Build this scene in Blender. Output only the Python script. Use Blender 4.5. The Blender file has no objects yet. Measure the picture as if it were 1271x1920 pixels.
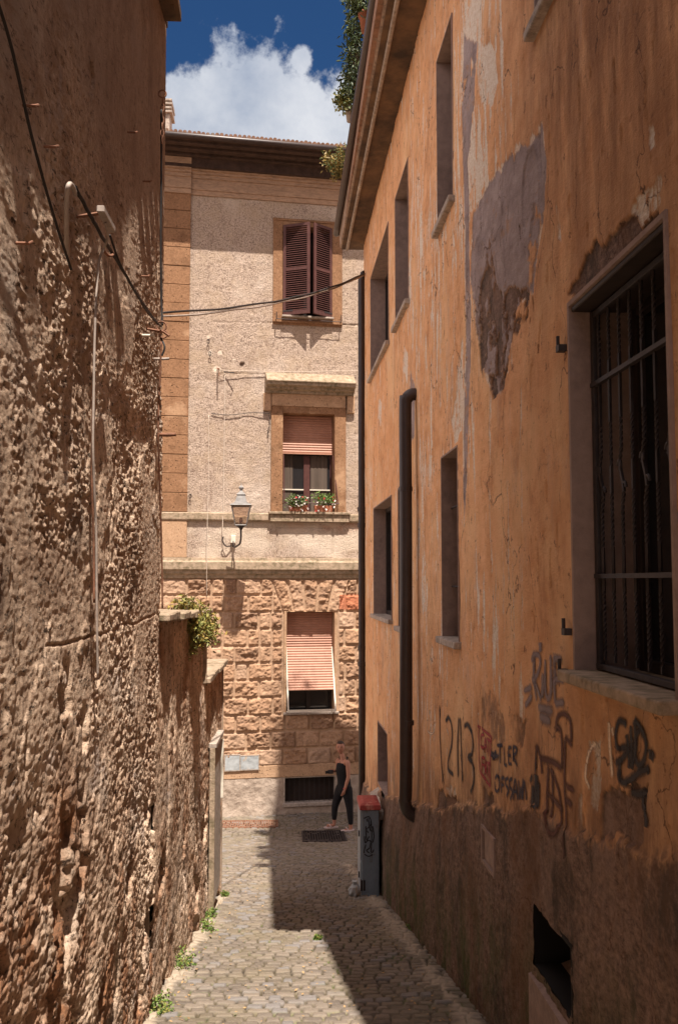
import bpy, math, random
import numpy as np
from mathutils import Vector, Matrix
random.seed(7); rng = np.random.RandomState(11)
scene = bpy.context.scene
# ------------------------------------------------------------------ camera
CZ = 4.6; FPX = 1750.0; W0, H0 = 1271.0, 1920.0
VX, VY = 545.0, 1090.0
cam_d = bpy.data.cameras.new('camera'); cam = bpy.data.objects.new('camera', cam_d)
scene.collection.objects.link(cam); scene.camera = cam
cam_d.sensor_fit = 'VERTICAL'; cam_d.sensor_height = 36.0; cam_d.lens = FPX/H0*36.0
cam_d.clip_start = 0.05; cam_d.clip_end = 2000
PITCH = math.atan((VY-H0/2)/FPX); YAW = math.atan((W0/2-VX)/FPX*math.cos(PITCH))
cam.location = (0, 0, CZ)
cam.rotation_euler = (math.pi/2+PITCH, 0, -YAW)
# ------------------------------------------------------------------ sun, sky, exposure
SUN = Vector((0.228, -1.0, 2.2)).normalized()
sd = bpy.data.lights.new('sun', 'SUN'); sun = bpy.data.objects.new('sun', sd)
scene.collection.objects.link(sun)
sd.energy = 5.0; sd.angle = math.radians(0.5); sd.color = (1.0, 0.90, 0.80)
sun.rotation_euler = SUN.to_track_quat('Z', 'Y').to_euler(); sun.location = (3, -10, 20)
scene.view_settings.view_transform = 'Standard'; scene.view_settings.look = 'None'
scene.view_settings.exposure = 1.0; scene.view_settings.gamma = 1.0
world = bpy.data.worlds.new('World'); scene.world = world; world.use_nodes = True

# camera basis for unprojection of measured points on to the real wall planes
_R = cam.rotation_euler.to_matrix()
_r, _u, _f = _R @ Vector((1,0,0)), _R @ Vector((0,1,0)), _R @ Vector((0,0,-1))
C0 = Vector((0,0,CZ))
def ray(px, py): return _f*FPX + _r*(px-W0/2) + _u*(H0/2-py)

def build_world():
    nt = world.node_tree; nd = nt.nodes; ln = nt.links
    nd.clear()
    out = nd.new('ShaderNodeOutputWorld'); bg = nd.new('ShaderNodeBackground')
    sky = nd.new('ShaderNodeTexSky'); sky.sky_type = 'NISHITA'; sky.sun_disc = False
    sky.sun_elevation = math.asin(SUN.z); sky.sun_rotation = math.atan2(SUN.x, SUN.y)
    sky.altitude = 400; sky.air_density = 1.0; sky.dust_density = 0.3; sky.ozone_density = 2.5
    tc = nd.new('ShaderNodeTexCoord')
    def M(op, a, b=None, c=None):
        n = nd.new('ShaderNodeMath'); n.operation = op
        for i, v in enumerate((a, b, c)):
            if v is None: continue
            if isinstance(v, (int, float)): n.inputs[i].default_value = v
            else: ln.new(v, n.inputs[i])
        return n.outputs[0]
    def dot(vec):
        n = nd.new('ShaderNodeVectorMath'); n.operation = 'DOT_PRODUCT'
        ln.new(tc.outputs['Generated'], n.inputs[0]); n.inputs[1].default_value = vec
        return n.outputs['Value']
    def noise(scale, det, off=0.0):
        mp = nd.new('ShaderNodeMapping'); mp.inputs['Location'].default_value = (off, off*0.7, off*1.3)
        ln.new(tc.outputs['Generated'], mp.inputs[0])
        n = nd.new('ShaderNodeTexNoise'); n.inputs['Scale'].default_value = scale
        n.inputs['Detail'].default_value = det; n.inputs['Roughness'].default_value = 0.62
        ln.new(mp.outputs[0], n.inputs['Vector']); return n.outputs['Fac']
    def blob(px, py, rx, ry, edge):
        c = ray(px, py).normalized(); right = Vector((c.y, -c.x, 0)).normalized(); up = right.cross(c)
        a = M('DIVIDE', dot(tuple(right)), rx); b = M('DIVIDE', dot(tuple(up)), ry)
        r = M('SQRT', M('ADD', M('MULTIPLY', a, a), M('MULTIPLY', b, b)))
        front = M('GREATER_THAN', dot(tuple(c)), 0.0)
        v = M('SUBTRACT', 1.0, r)
        return M('MULTIPLY', M('ADD', v, 2.0), front)   # 2 + (1-r) in front
    n1 = noise(19, 12); n2 = noise(7, 8, 3.1)
    sh = M('MAXIMUM', M('MAXIMUM', blob(468, 235, .092, .080, 1), blob(600, 250, .070, .058, 1)), M('SUBTRACT', blob(566, 115, .022, .030, 1), .42))
    sh = M('MAXIMUM', sh, blob(345, 215, .05, .045, 1))
    sh = M('SUBTRACT', sh, 2.0)
    d = M('ADD', sh, M('MULTIPLY', M('SUBTRACT', n1, .5), 1.75))
    mr = nd.new('ShaderNodeMapRange'); mr.interpolation_type = 'SMOOTHSTEP'
    mr.inputs['From Min'].default_value = -0.04; mr.inputs['From Max'].default_value = 0.24
    ln.new(d, mr.inputs['Value'])
    # unseen clouds added above and behind the picture to brighten the fill
    n3 = noise(2.2, 8, 5.7)
    m2 = nd.new('ShaderNodeMapRange'); m2.interpolation_type = 'SMOOTHSTEP'
    m2.inputs['From Min'].default_value = 0.40; m2.inputs['From Max'].default_value = 0.56
    ln.new(n3, m2.inputs['Value'])
    away = M('LESS_THAN', dot(tuple(ray(480, 150).normalized())), 0.93)
    fac2 = M('MULTIPLY', m2.outputs[0], away)
    cr = nd.new('ShaderNodeValToRGB')
    cr.color_ramp.elements[0].position = 0.32; cr.color_ramp.elements[0].color = (1.6, 1.85, 2.35, 1)
    cr.color_ramp.elements[1].position = 0.72; cr.color_ramp.elements[1].color = (3.5, 3.55, 3.7, 1)
    ln.new(n2, cr.inputs[0])
    tint = nd.new('ShaderNodeMix'); tint.data_type = 'RGBA'; tint.blend_type = 'MULTIPLY'
    tint.inputs[0].default_value = 1.0
    ln.new(sky.outputs[0], tint.inputs[6]); tint.inputs[7].default_value = (0.11, 0.20, 0.29, 1)
    mix = nd.new('ShaderNodeMix'); mix.data_type = 'RGBA'
    ln.new(mr.outputs[0], mix.inputs[0]); ln.new(tint.outputs[2], mix.inputs[6]); ln.new(cr.outputs[0], mix.inputs[7])
    mix2 = nd.new('ShaderNodeMix'); mix2.data_type = 'RGBA'
    ln.new(fac2, mix2.inputs[0]); ln.new(mix.outputs[2], mix2.inputs[6]); mix2.inputs[7].default_value = (6.6, 5.5, 5.2, 1); mix = mix2
    ln.new(mix.outputs[2], bg.inputs[0]); bg.inputs[1].default_value = 0.12
    ln.new(bg.outputs[0], out.inputs[0])
build_world()

# ------------------------------------------------------------------ frames of the four big surfaces
GZ0, GS = 3.15, 0.185
def gz(Y):                                   # street level: falls away from the viewer, then flat
    t = GZ0-GS*np.asarray(Y, float); k = 0.25
    return 0.5*(t+np.sqrt(t*t+k*k))-0.03
def gzf(Y): return float(gz(Y))
def RW(s, z, o=0.0): return (1.23-.0143*s-o, s, z)
def LW(s, z, o=0.0): return (-.87+.0131*s+o, s, z)
FA = math.radians(7.8); F0 = Vector((-.64, 18.8, 0)); FU = Vector((math.cos(FA), math.sin(FA), 0)); FN = Vector((math.sin(FA), -math.cos(FA), 0))
def FW(s, z, o=0.0): return (F0.x+FU.x*s+FN.x*o, F0.y+FU.y*s+FN.y*o, z)
def GW(x, y, o=0.0): return (x, y, gz(y)+o)
def pR(px, py, o=0.0):
    d = ray(px, py); t = (1.23-o)/(d.x+.0143*d.y); return (t*d.y, CZ+t*d.z)
def pL(px, py, o=0.0):
    d = ray(px, py); t = (-.87+o)/(d.x-.0131*d.y); return (t*d.y, CZ+t*d.z)
def pF(px, py, o=0.0):
    d = ray(px, py); t = (F0+FN*o-C0).dot(FN)/d.dot(FN); p = C0+d*t
    return ((p-F0).dot(FU), p.z)
def pY(px, py, Y):
    d = ray(px, py); return C0+d*(Y/d.y)
def pG(px, py):
    d = ray(px, py); Y = 10.0
    for _ in range(60):
        Yn = (gzf(Y)-CZ)/d.z*d.y; Y = 0.5*(Y+Yn)
    return (d.x*Y/d.y, Y)

# ------------------------------------------------------------------ numpy noise
_T = [rng.rand(256, 256) for _ in range(12)]
def vn(x, y, k=0):
    x = np.asarray(x, float); y = np.asarray(y, float)
    xi = np.floor(x).astype(int); yi = np.floor(y).astype(int); fx = x-xi; fy = y-yi
    fx = fx*fx*(3-2*fx); fy = fy*fy*(3-2*fy); T = _T[k % 12]
    a = T[xi & 255, yi & 255]; b = T[(xi+1) & 255, yi & 255]; c = T[xi & 255, (yi+1) & 255]; d = T[(xi+1) & 255, (yi+1) & 255]
    return (a*(1-fx)+b*fx)*(1-fy)+(c*(1-fx)+d*fx)*fy
def fbm(x, y, k=0, oct=4, g=.5):
    s = 0; a = 1; t = 0
    for i in range(oct):
        s = s+a*(vn(x*2**i+17*i, y*2**i+9*i, k+i)-.5); t += a; a *= g
    return s/t*2
def sst(a, b, x):
    t = np.clip((x-a)/(b-a), 0, 1); return t*t*(3-2*t)
def inpoly(x, y, P):
    r = np.zeros(np.shape(x), bool); n = len(P)
    for i in range(n):
        x1, y1 = P[i]; x2, y2 = P[(i+1) % n]
        if y1 == y2: continue
        c = ((y1 > y) != (y2 > y)) & (x < (x2-x1)*(y-y1)/(y2-y1)+x1); r ^= c
    return r

# ------------------------------------------------------------------ materials
class NM:
    def __init__(s, name):
        s.m = bpy.data.materials.new(name); s.m.use_nodes = True
        s.nt = s.m.node_tree; s.n = s.nt.nodes; s.l = s.nt.links; s.b = s.n['Principled BSDF']
        g = s.n.new('ShaderNodeNewGeometry'); s.pos = g.outputs['Position']
    def set(s, inp, v):
        i = s.b.inputs[inp]
        if hasattr(v, 'is_linked'): s.l.new(v, i)
        else: i.default_value = v
    def noise(s, scale, det=5, rough=.6, sx=1, sy=1, sz=1, off=0):
        mp = s.n.new('ShaderNodeMapping'); mp.inputs['Scale'].default_value = (sx, sy, sz); mp.inputs['Location'].default_value = (off, off*1.7, off*.6)
        s.l.new(s.pos, mp.inputs[0]); t = s.n.new('ShaderNodeTexNoise')
        t.inputs['Scale'].default_value = scale; t.inputs['Detail'].default_value = det; t.inputs['Roughness'].default_value = rough
        s.l.new(mp.outputs[0], t.inputs['Vector']); return t.outputs['Fac']
    def voro(s, scale, sx=1, sy=1, sz=1, feat='F1'):
        mp = s.n.new('ShaderNodeMapping'); mp.inputs['Scale'].default_value = (sx, sy, sz)
        s.l.new(s.pos, mp.inputs[0]); t = s.n.new('ShaderNodeTexVoronoi'); t.feature = feat
        t.inputs['Scale'].default_value = scale; s.l.new(mp.outputs[0], t.inputs['Vector']); return t.outputs['Distance']
    def attr(s, name):
        a = s.n.new('ShaderNodeAttribute'); a.attribute_name = name; return a.outputs['Fac']
    def mr(s, v, a, b, c=0., d=1.):
        m = s.n.new('ShaderNodeMapRange'); m.inputs['From Min'].default_value = a; m.inputs['From Max'].default_value = b
        m.inputs['To Min'].default_value = c; m.inputs['To Max'].default_value = d; s.l.new(v, m.inputs['Value']); return m.outputs[0]
    def math(s, op, a, b=0.):
        m = s.n.new('ShaderNodeMath'); m.operation = op
        for i, v in enumerate((a, b)):
            if hasattr(v, 'is_linked'): s.l.new(v, m.inputs[i])
            else: m.inputs[i].default_value = v
        return m.outputs[0]
    def mix(s, a, b, f, mode='MIX'):
        m = s.n.new('ShaderNodeMix'); m.data_type = 'RGBA'; m.blend_type = mode
        for i, v in ((0, f), (6, a), (7, b)):
            if hasattr(v, 'is_linked'): s.l.new(v, m.inputs[i])
            elif i == 0: m.inputs[0].default_value = v
            else: m.inputs[i].default_value = (*v, 1)
        return m.outputs[2]
    def bump(s, h, dist=.01, strength=1.0):
        b = s.n.new('ShaderNodeBump'); b.inputs['Distance'].default_value = dist; b.inputs['Strength'].default_value = strength
        s.l.new(h, b.inputs['Height']); s.l.new(b.outputs[0], s.b.inputs['Normal'])

def simple(name, col, rough=.7, var=.35, scale=20, bump=.003, metal=0., dark=None, sz=1, spec=.3, wear=None):
    m = NM(name); n = m.noise(scale, 6, .65, sz=sz); big = m.noise(scale*.15, 4, .6, off=4)
    d = dark or tuple(c*(1-var) for c in col)
    c = m.mix(d, col, m.mr(n, .35, .65)); c = m.mix(c, tuple(min(1, x*1.15) for x in col), m.mr(big, .45, .7, 0, .5))
    if wear: c = m.mix(c, wear, m.mr(m.noise(scale*.6, 8, .7, sz=sz*.5, off=9), .56, .66))
    m.set('Base Color', c); m.set('Roughness', rough); m.set('Metallic', metal); m.set('Specular IOR Level', spec)
    if bump: m.bump(n, bump)
    return m.m
MAT = {}
def mat_left():
    m = NM('rough_plaster')
    big = m.noise(1.3, 6, .6); fine = m.noise(26, 8, .75, sz=.6); mid = m.noise(5, 8, .7, sz=.6, off=3)
    ex = m.attr('exposed')
    c = m.mix((.52, .355, .24), (.90, .68, .50), m.mr(fine, .34, .60)); c = m.mix(c, (.40, .26, .175), m.mr(m.noise(1.9, 8, .7, off=33), .49, .60, 0, .7))
    c = m.mix(c, (.30, .19, .125), m.mr(mid, .54, .66, 0, .5))
    c = m.mix(c, (.62, .52, .43), m.mr(big, .55, .66, 0, .6))
    o = m.mix((.20, .105, .06), (.46, .225, .115), m.mr(fine, .38, .62))
    c = m.mix(c, o, m.math('MULTIPLY', ex, m.mr(m.noise(3.2, 6, .6, off=7), .42, .56)))
    c = m.mix(c, (.10, .075, .06), m.attr('damp'))
    c = m.mix((.10, .07, .05), c, m.mr(m.noise(40, 8, .8, sy=.4, sz=.9, off=21), .40, .46))
    c = m.mix(c, (.15, .105, .08), m.mr(m.noise(1.5, 9, .72, sy=.7, sz=.6, off=44), .55, .63, 0, .6)); c = m.mix(c, (.60, .50, .44), m.mr(m.noise(2.0, 9, .75, off=54), .58, .64, 0, .6))
    st = m.noise(4.5, 6, .6, sz=.12, off=12)
    c = m.mix(c, (.13, .095, .075), m.mr(st, .58, .72, 0, .4))
    c = m.mix(c, m.mix((.23, .15, .105), (.36, .245, .175), m.mr(mid, .35, .65)), m.math('MULTIPLY', m.attr('upper'), .75))  # darker brown upper plaster, partly standing in for the eave shade
    m.set('Base Color', c); m.set('Roughness', .95); m.set('Specular IOR Level', .15)
    m.bump(m.noise(60, 7, .8, sy=.45), .022)
    return m.m
def mat_right():
    m = NM('orange_stucco')
    fine = m.noise(60, 6, .75, sy=.6, sz=1.1); mid = m.noise(7, 8, .72, sy=.55, sz=.9); big = m.noise(1.1, 5, .6, sz=.9, off=2)
    streak = m.noise(5, 8, .75, sy=.7, sz=.4, off=5)
    c = m.mix((.64, .315, .14), (.84, .49, .265), m.mr(mid, .32, .68))
    c = m.mix(c, (.82, .53, .29), m.mr(big, .48, .64, 0, .7)); c = m.mix(c, (.60, .40, .28), m.mr(m.noise(2.6, 9, .75, sz=.4, off=41), .56, .66, 0, .6))
    c = m.mix(c, (.34, .14, .055), m.mr(streak, .52, .70, 0, .60))
    c = m.mix(c, (.20, .10, .055), m.mr(m.noise(22, 6, .78, sy=.6, sz=.6, off=8), .60, .65, 0, .85))
    c = m.mix(c, (.25, .12, .06), m.math('MULTIPLY', m.attr('near_top_dark'), m.mr(m.noise(6, 8, .7, sz=.22, off=31), .3, .62)))
    wh = m.mix((.58, .42, .27), (.80, .72, .62), m.mr(fine, .3, .6))
    c = m.mix(c, wh, m.attr('white'))
    gr = m.mix((.25, .19, .18), (.42, .34, .325), m.mr(m.noise(6, 9, .75, sy=.6, off=11), .36, .62)); gr = m.mix(gr, (.42, .24, .14), m.mr(m.noise(5, 9, .78, sy=.6, off=61), .57, .63, 0, .7)); gr = m.mix(gr, (.10, .07, .06), m.mr(m.noise(16, 9, .8, sy=.6, off=71), .60, .66, 0, .7))
    c = m.mix(c, gr, m.attr('grey'))
    ro = m.mix((.085, .052, .04), (.31, .205, .155), m.mr(m.noise(34, 8, .85, sy=.6, sz=1.1), .38, .62))
    ro = m.mix(ro, (.06, .045, .035), m.mr(m.noise(3.2, 9, .78, sy=.8, sz=.55, off=13), .47, .60, 0, .85))
    ro = m.mix(ro, (.30, .20, .155), m.mr(m.noise(2.2, 8, .7, sz=.4, off=19), .54, .68, 0, .7)); ro = m.mix(ro, (.17, .085, .045), m.mr(m.noise(1.7, 7, .7, sz=.5, off=29), .5, .62, 0, .6))
    ro = m.mix(ro, (.07, .085, .03), m.math('MULTIPLY', m.attr('moss'), m.mr(m.noise(7, 8, .7, sz=.3, off=17), .40, .62)))
    c = m.mix(c, (.24, .13, .075), m.math('MULTIPLY', m.attr('stain'), m.mr(m.noise(5, 8, .75, sz=.35, off=51), .35, .6))); c = m.mix(c, ro, m.attr('coarse'))
    vo = m.n.new('ShaderNodeTexVoronoi'); vo.feature = 'DISTANCE_TO_EDGE'; vo.inputs['Scale'].default_value = 2.6
    mpv = m.n.new('ShaderNodeMapping'); mpv.inputs['Scale'].default_value = (1, 1, .38); wn = m.n.new('ShaderNodeTexNoise'); wn.inputs['Scale'].default_value = 4; wn.inputs['Detail'].default_value = 6
    vm = m.n.new('ShaderNodeVectorMath'); vm.operation = 'MULTIPLY_ADD'; vm.inputs[1].default_value = (.35, .35, .35); m.l.new(m.pos, wn.inputs['Vector']); m.l.new(wn.outputs['Color'], vm.inputs[0]); m.l.new(m.pos, vm.inputs[2]); m.l.new(vm.outputs[0], mpv.inputs[0]); m.l.new(mpv.outputs[0], vo.inputs['Vector'])
    ck = m.math('MULTIPLY', m.mr(vo.outputs['Distance'], .010, .0), m.mr(m.noise(1.7, 5, .6, off=81), .48, .56)); c = m.mix(c, (.10, .05, .03), m.math('MINIMUM', ck, .85))
    m.set('Base Color', c); m.set('Roughness', .9); m.set('Specular IOR Level', .2)
    m.bump(m.math('ADD', fine, m.math('MULTIPLY', mid, 1.8)), .010)
    return m.m
def mat_stucco():
    m = NM('facade_stucco')
    v = m.noise(34, 7, .8); mid = m.noise(2.6, 7, .65); big = m.noise(.7, 5, .6, off=3)
    c = m.mix((.17, .115, .085), (.58, .455, .36), m.mr(v, .38, .53))
    c = m.mix(c, (.50, .375, .26), m.mr(mid, .45, .68, 0, .65)); c = m.mix(c, (.72, .61, .51), m.mr(big, .54, .68, 0, .6))
    c = m.mix(c, (.24, .16, .12), m.mr(m.noise(5, 8, .7, sz=.3, off=6), .56, .72, 0, .6))
    c = m.mix(c, (.50, .22, .12), m.attr('rust')); c = m.mix(c, (.80, .68, .54), m.attr('smooth'))
    m.set('Base Color', c); m.set('Roughness', .95); m.set('Specular IOR Level', .15); m.bump(v, .045)
    return m.m
def mat_tufa(name, a, b, holes=1.0):
    m = NM(name); n = m.noise(30, 7, .75); mid = m.noise(3.5, 6, .6)
    c = m.mix(a, b, m.mr(n, .32, .62)); c = m.mix(c, tuple(x*.72 for x in a), m.mr(mid, .5, .7, 0, .6))
    pit = m.mr(m.math('ADD', m.voro(19), m.math('MULTIPLY', m.noise(5, 4), .25)), .20, .32); pit = m.math('MAXIMUM', pit, m.mr(m.noise(9, 3, .5, off=4), .46, .40))
    c = m.mix(tuple(x*.22 for x in a), c, m.math('MAXIMUM', pit, 1-holes))
    c = m.mix(c, (.55, .36, .22), m.mr(m.noise(1.3, 6, .7, off=8), .56, .68, 0, .5))
    if holes < .5: c = m.mix(c, (.20, .125, .085), m.mr(m.attr('block'), .5, 1., 0, .55)); c = m.mix(c, (.50, .36, .26), m.mr(m.attr('block'), .35, .0, 0, .5)); c = m.mix(c, (.15, .10, .075), m.mr(m.noise(2.4, 9, .75, off=91), .55, .68, 0, .55)); c = m.mix(c, (.44, .30, .20), m.math('MULTIPLY', m.attr('joint'), .7)); c = m.mix(c, (.42, .14, .07), m.math('MULTIPLY', m.attr('rust'), .8))
    m.set('Base Color', c); m.set('Roughness', .95); m.set('Specular IOR Level', .15)
    m.bump(m.math('ADD', m.math('MULTIPLY', n, .5), m.math('MULTIPLY', pit, holes)), .014)
    return m.m
def mat_cobble():
    m = NM('cobbles'); n = m.noise(45, 7, .75); mid = m.noise(2.2, 6, .65); st = m.attr('stone')
    c = m.mix((.115, .095, .078), (.235, .195, .155), m.mr(st, 0, 1)); c = m.mix(c, (.30, .245, .185), m.mr(n, .5, .7, 0, .6))
    c = m.mix(c, (.17, .14, .085), m.mr(mid, .45, .62, 0, .5))
    c = m.mix(c, (.16, .16, .17), m.mr(st, .86, .92, 0, .6))
    j = m.mix((.045, .035, .025), (.11, .09, .05), m.mr(m.noise(5, 6, .6, off=5), .4, .6))
    j = m.mix(j, (.10, .12, .035), m.mr(m.noise(3, 6, .7, off=15), .55, .62))
    c = m.mix(c, j, m.attr('joint')); c = m.mix(c, (.34, .28, .21), m.attr('dust'))
    m.set('Base Color', c); m.set('Roughness', .72); m.set('Specular IOR Level', .35); m.bump(n, .006)
    return m.m
def mat_leaf(name, a, b):
    m = NM(name); c = m.mix(a, b, m.mr(m.noise(22, 3, .5), .35, .65))
    m.set('Base Color', c); m.set('Roughness', .55)
    try: m.set('Transmission Weight', 0.0); m.set('Subsurface Weight', 0.0)
    except Exception: pass
    return m.m
def mat_glass():
    m = NM('dark_glass'); m.set('Base Color', (.02, .02, .022, 1)); m.set('Roughness', .08); m.set('Specular IOR Level', .6)
    m.bump(m.noise(3, 2), .004); return m.m
MAT['left'] = mat_left(); MAT['right'] = mat_right(); MAT['stucco'] = mat_stucco(); MAT['cobble'] = mat_cobble(); MAT['glass'] = mat_glass()
MAT['tufa'] = mat_tufa('orange_tufa', (.17, .088, .045), (.32, .18, .10)); MAT['tufa_pale'] = mat_tufa('pale_tufa', (.33, .205, .12), (.50, .33, .21))
MAT['rust_block'] = mat_tufa('rusticated_tufa', (.27, .155, .095), (.46, .29, .18), .35)
MAT['moss_stone'] = simple('mossy_stone', (.40, .30, .215), .95, .5, 14, .014, dark=(.15, .12, .07))
MAT['stone'] = simple('grey_stone', (.44, .37, .31), .9, .5, 22, .008, wear=(.55, .47, .38))
MAT['plinth'] = simple('plinth_plaster', (.44, .36, .29), .95, .5, 9, .03, dark=(.27, .21, .165))
MAT['trim'] = simple('cornice_paint', (.42, .275, .18), .9, .4, 9, .004, sz=3)
MAT['eave'] = simple('eave_wood', (.075, .045, .034), .9, .5, 9, .006)
MAT['tile'] = simple('clay_tile', (.36, .21, .14), .9, .5, 12, .008, wear=(.35, .3, .24))
MAT['soffit'] = simple('soffit_plaster', (.19, .12, .07), .95, .65, 3.2, .006, dark=(.06, .045, .036))
MAT['fascia'] = simple('fascia_board', (.42, .30, .22), .9, .6, 14, .004, sz=.5)
MAT['reveal'] = simple('reveal_plaster', (.33, .235, .195), .95, .3, 16, .006)
MAT['darkwood'] = simple('dark_frame', (.035, .024, .02), .6, .4, 12, .002)
MAT['shutter'] = simple('shutter_paint', (.095, .036, .03), .55, .35, 14, .002)
MAT['blind'] = simple('roller_blind', (.42, .215, .145), .5, .2, 8, .001)
MAT['white_metal'] = simple('white_metal', (.72, .66, .55), .5, .2, 14, .001)
MAT['iron'] = simple('dark_iron', (.055, .045, .045), .6, .4, 20, .002, metal=.3)
MAT['brown_pipe'] = simple('brown_pipe', (.042, .026, .022), .42, .35, 8, .001, spec=.5)
MAT['rusty'] = simple('rusty_iron', (.26, .125, .075), .8, .5, 25, .004)
MAT['cable'] = simple('black_cable', (.03, .026, .025), .6, .3, 30, 0)
MAT['conduit'] = simple('grey_conduit', (.42, .35, .30), .6, .4, 16, .002)
MAT['pale_cable'] = simple('pale_cable', (.62, .52, .42), .7, .3, 20, 0)
MAT['room'] = simple('dark_room_shade', (.012, .010, .009), .95, .3, 5, 0)
MAT['curtain'] = simple('curtain', (.12, .09, .07), .9, .5, 6, .01, sz=.05)
MAT['wall_plain'] = simple('plain_plaster', (.34, .25, .18), .95, .3, 5, .006)
MAT['cab_blue'] = simple('cabinet_grey', (.22, .275, .33), .6, .15, 18, .001, wear=(.16, .17, .175))
MAT['cab_side'] = simple('cabinet_side', (.26, .29, .31), .6, .15, 18, .001)
MAT['cab_red'] = simple('cabinet_lid_red', (.40, .075, .065), .6, .25, 18, .001, wear=(.55, .25, .2))
MAT['terracotta'] = simple('terracotta', (.40, .15, .08), .85, .3, 14, .002)
MAT['zinc'] = simple('painted_metal_sheet', (.42, .45, .46), .5, .4, 12, .002, wear=(.48, .31, .16))
MAT['leaf_a'] = mat_leaf('leaf_green', (.05, .085, .02), (.13, .17, .045)); MAT['leaf_b'] = mat_leaf('leaf_olive', (.11, .13, .03), (.30, .27, .07))
MAT['leaf_c'] = mat_leaf('leaf_dark', (.022, .045, .02), (.075, .11, .04)); MAT['weed'] = mat_leaf('weed_green', (.06, .12, .02), (.17, .25, .05))
MAT['leaf_d'] = mat_leaf('leaf_autumn', (.18, .12, .025), (.36, .26, .06))
MAT['flower_w'] = simple('white_petal', (.8, .75, .7), .6, .1, 30, 0); MAT['flower_r'] = simple('red_petal', (.6, .06, .07), .6, .2, 30, 0)
MAT['stem'] = simple('woody_stem', (.12, .08, .05), .9, .4, 30, 0); MAT['dry'] = simple('dry_leaf', (.42, .27, .13), .8, .6, 14, 0)
MAT['skin'] = simple('skin', (.42, .20, .13), .5, .08, 30, 0, spec=.4); MAT['cloth'] = simple('black_cloth', (.014, .013, .015), .85, .3, 30, .002)
MAT['hair'] = simple('brown_hair', (.045, .026, .018), .5, .4, 60, .002); MAT['lip'] = simple('lip', (.36, .12, .10), .5, .1, 30, 0)
MAT['sole'] = simple('sandal', (.62, .5, .48), .6, .2, 30, 0)
def mat_lampglass():
    m = NM('lamp_glass'); m.set('Base Color', (.62, .50, .42, 1)); m.set('Roughness', .06); m.set('Transmission Weight', .92); m.set('IOR', 1.2)
    return m.m
MAT['lampglass'] = mat_lampglass(); MAT['lampmetal'] = simple('lamp_metal', (.23, .22, .21), .5, .35, 14, .002, metal=.2)
def spray(name, col, cover=.25):
    m = NM(name); m.set('Base Color', (*col, 1)); m.set('Roughness', .8)
    t = m.n.new('ShaderNodeBsdfTransparent'); mx = m.n.new('ShaderNodeMixShader'); out = m.n['Material Output']
    e = m.attr('edge'); n = m.noise(80, 5, .8)
    a = m.mr(m.math('ADD', e, m.math('MULTIPLY', m.math('SUBTRACT', n, .5), 1.1)), cover-.12, .62+cover)
    m.l.new(a, mx.inputs[0]); m.l.new(t.outputs[0], mx.inputs[1]); m.l.new(m.b.outputs[0], mx.inputs[2]); m.l.new(mx.outputs[0], out.inputs[0])
    return m.m
MAT['sp_black'] = spray('spray_black', (.025, .02, .022)); MAT['sp_grey'] = spray('spray_grey', (.20, .155, .16), .3)
MAT['sp_brown'] = spray('spray_brown', (.085, .028, .018), .32); MAT['sp_red'] = spray('spray_red', (.30, .035, .045)); MAT['sp_navy'] = spray('spray_navy', (.035, .03, .05), .22)
MAT['sp_white'] = spray('spray_white', (.75, .6, .45), .5)

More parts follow.
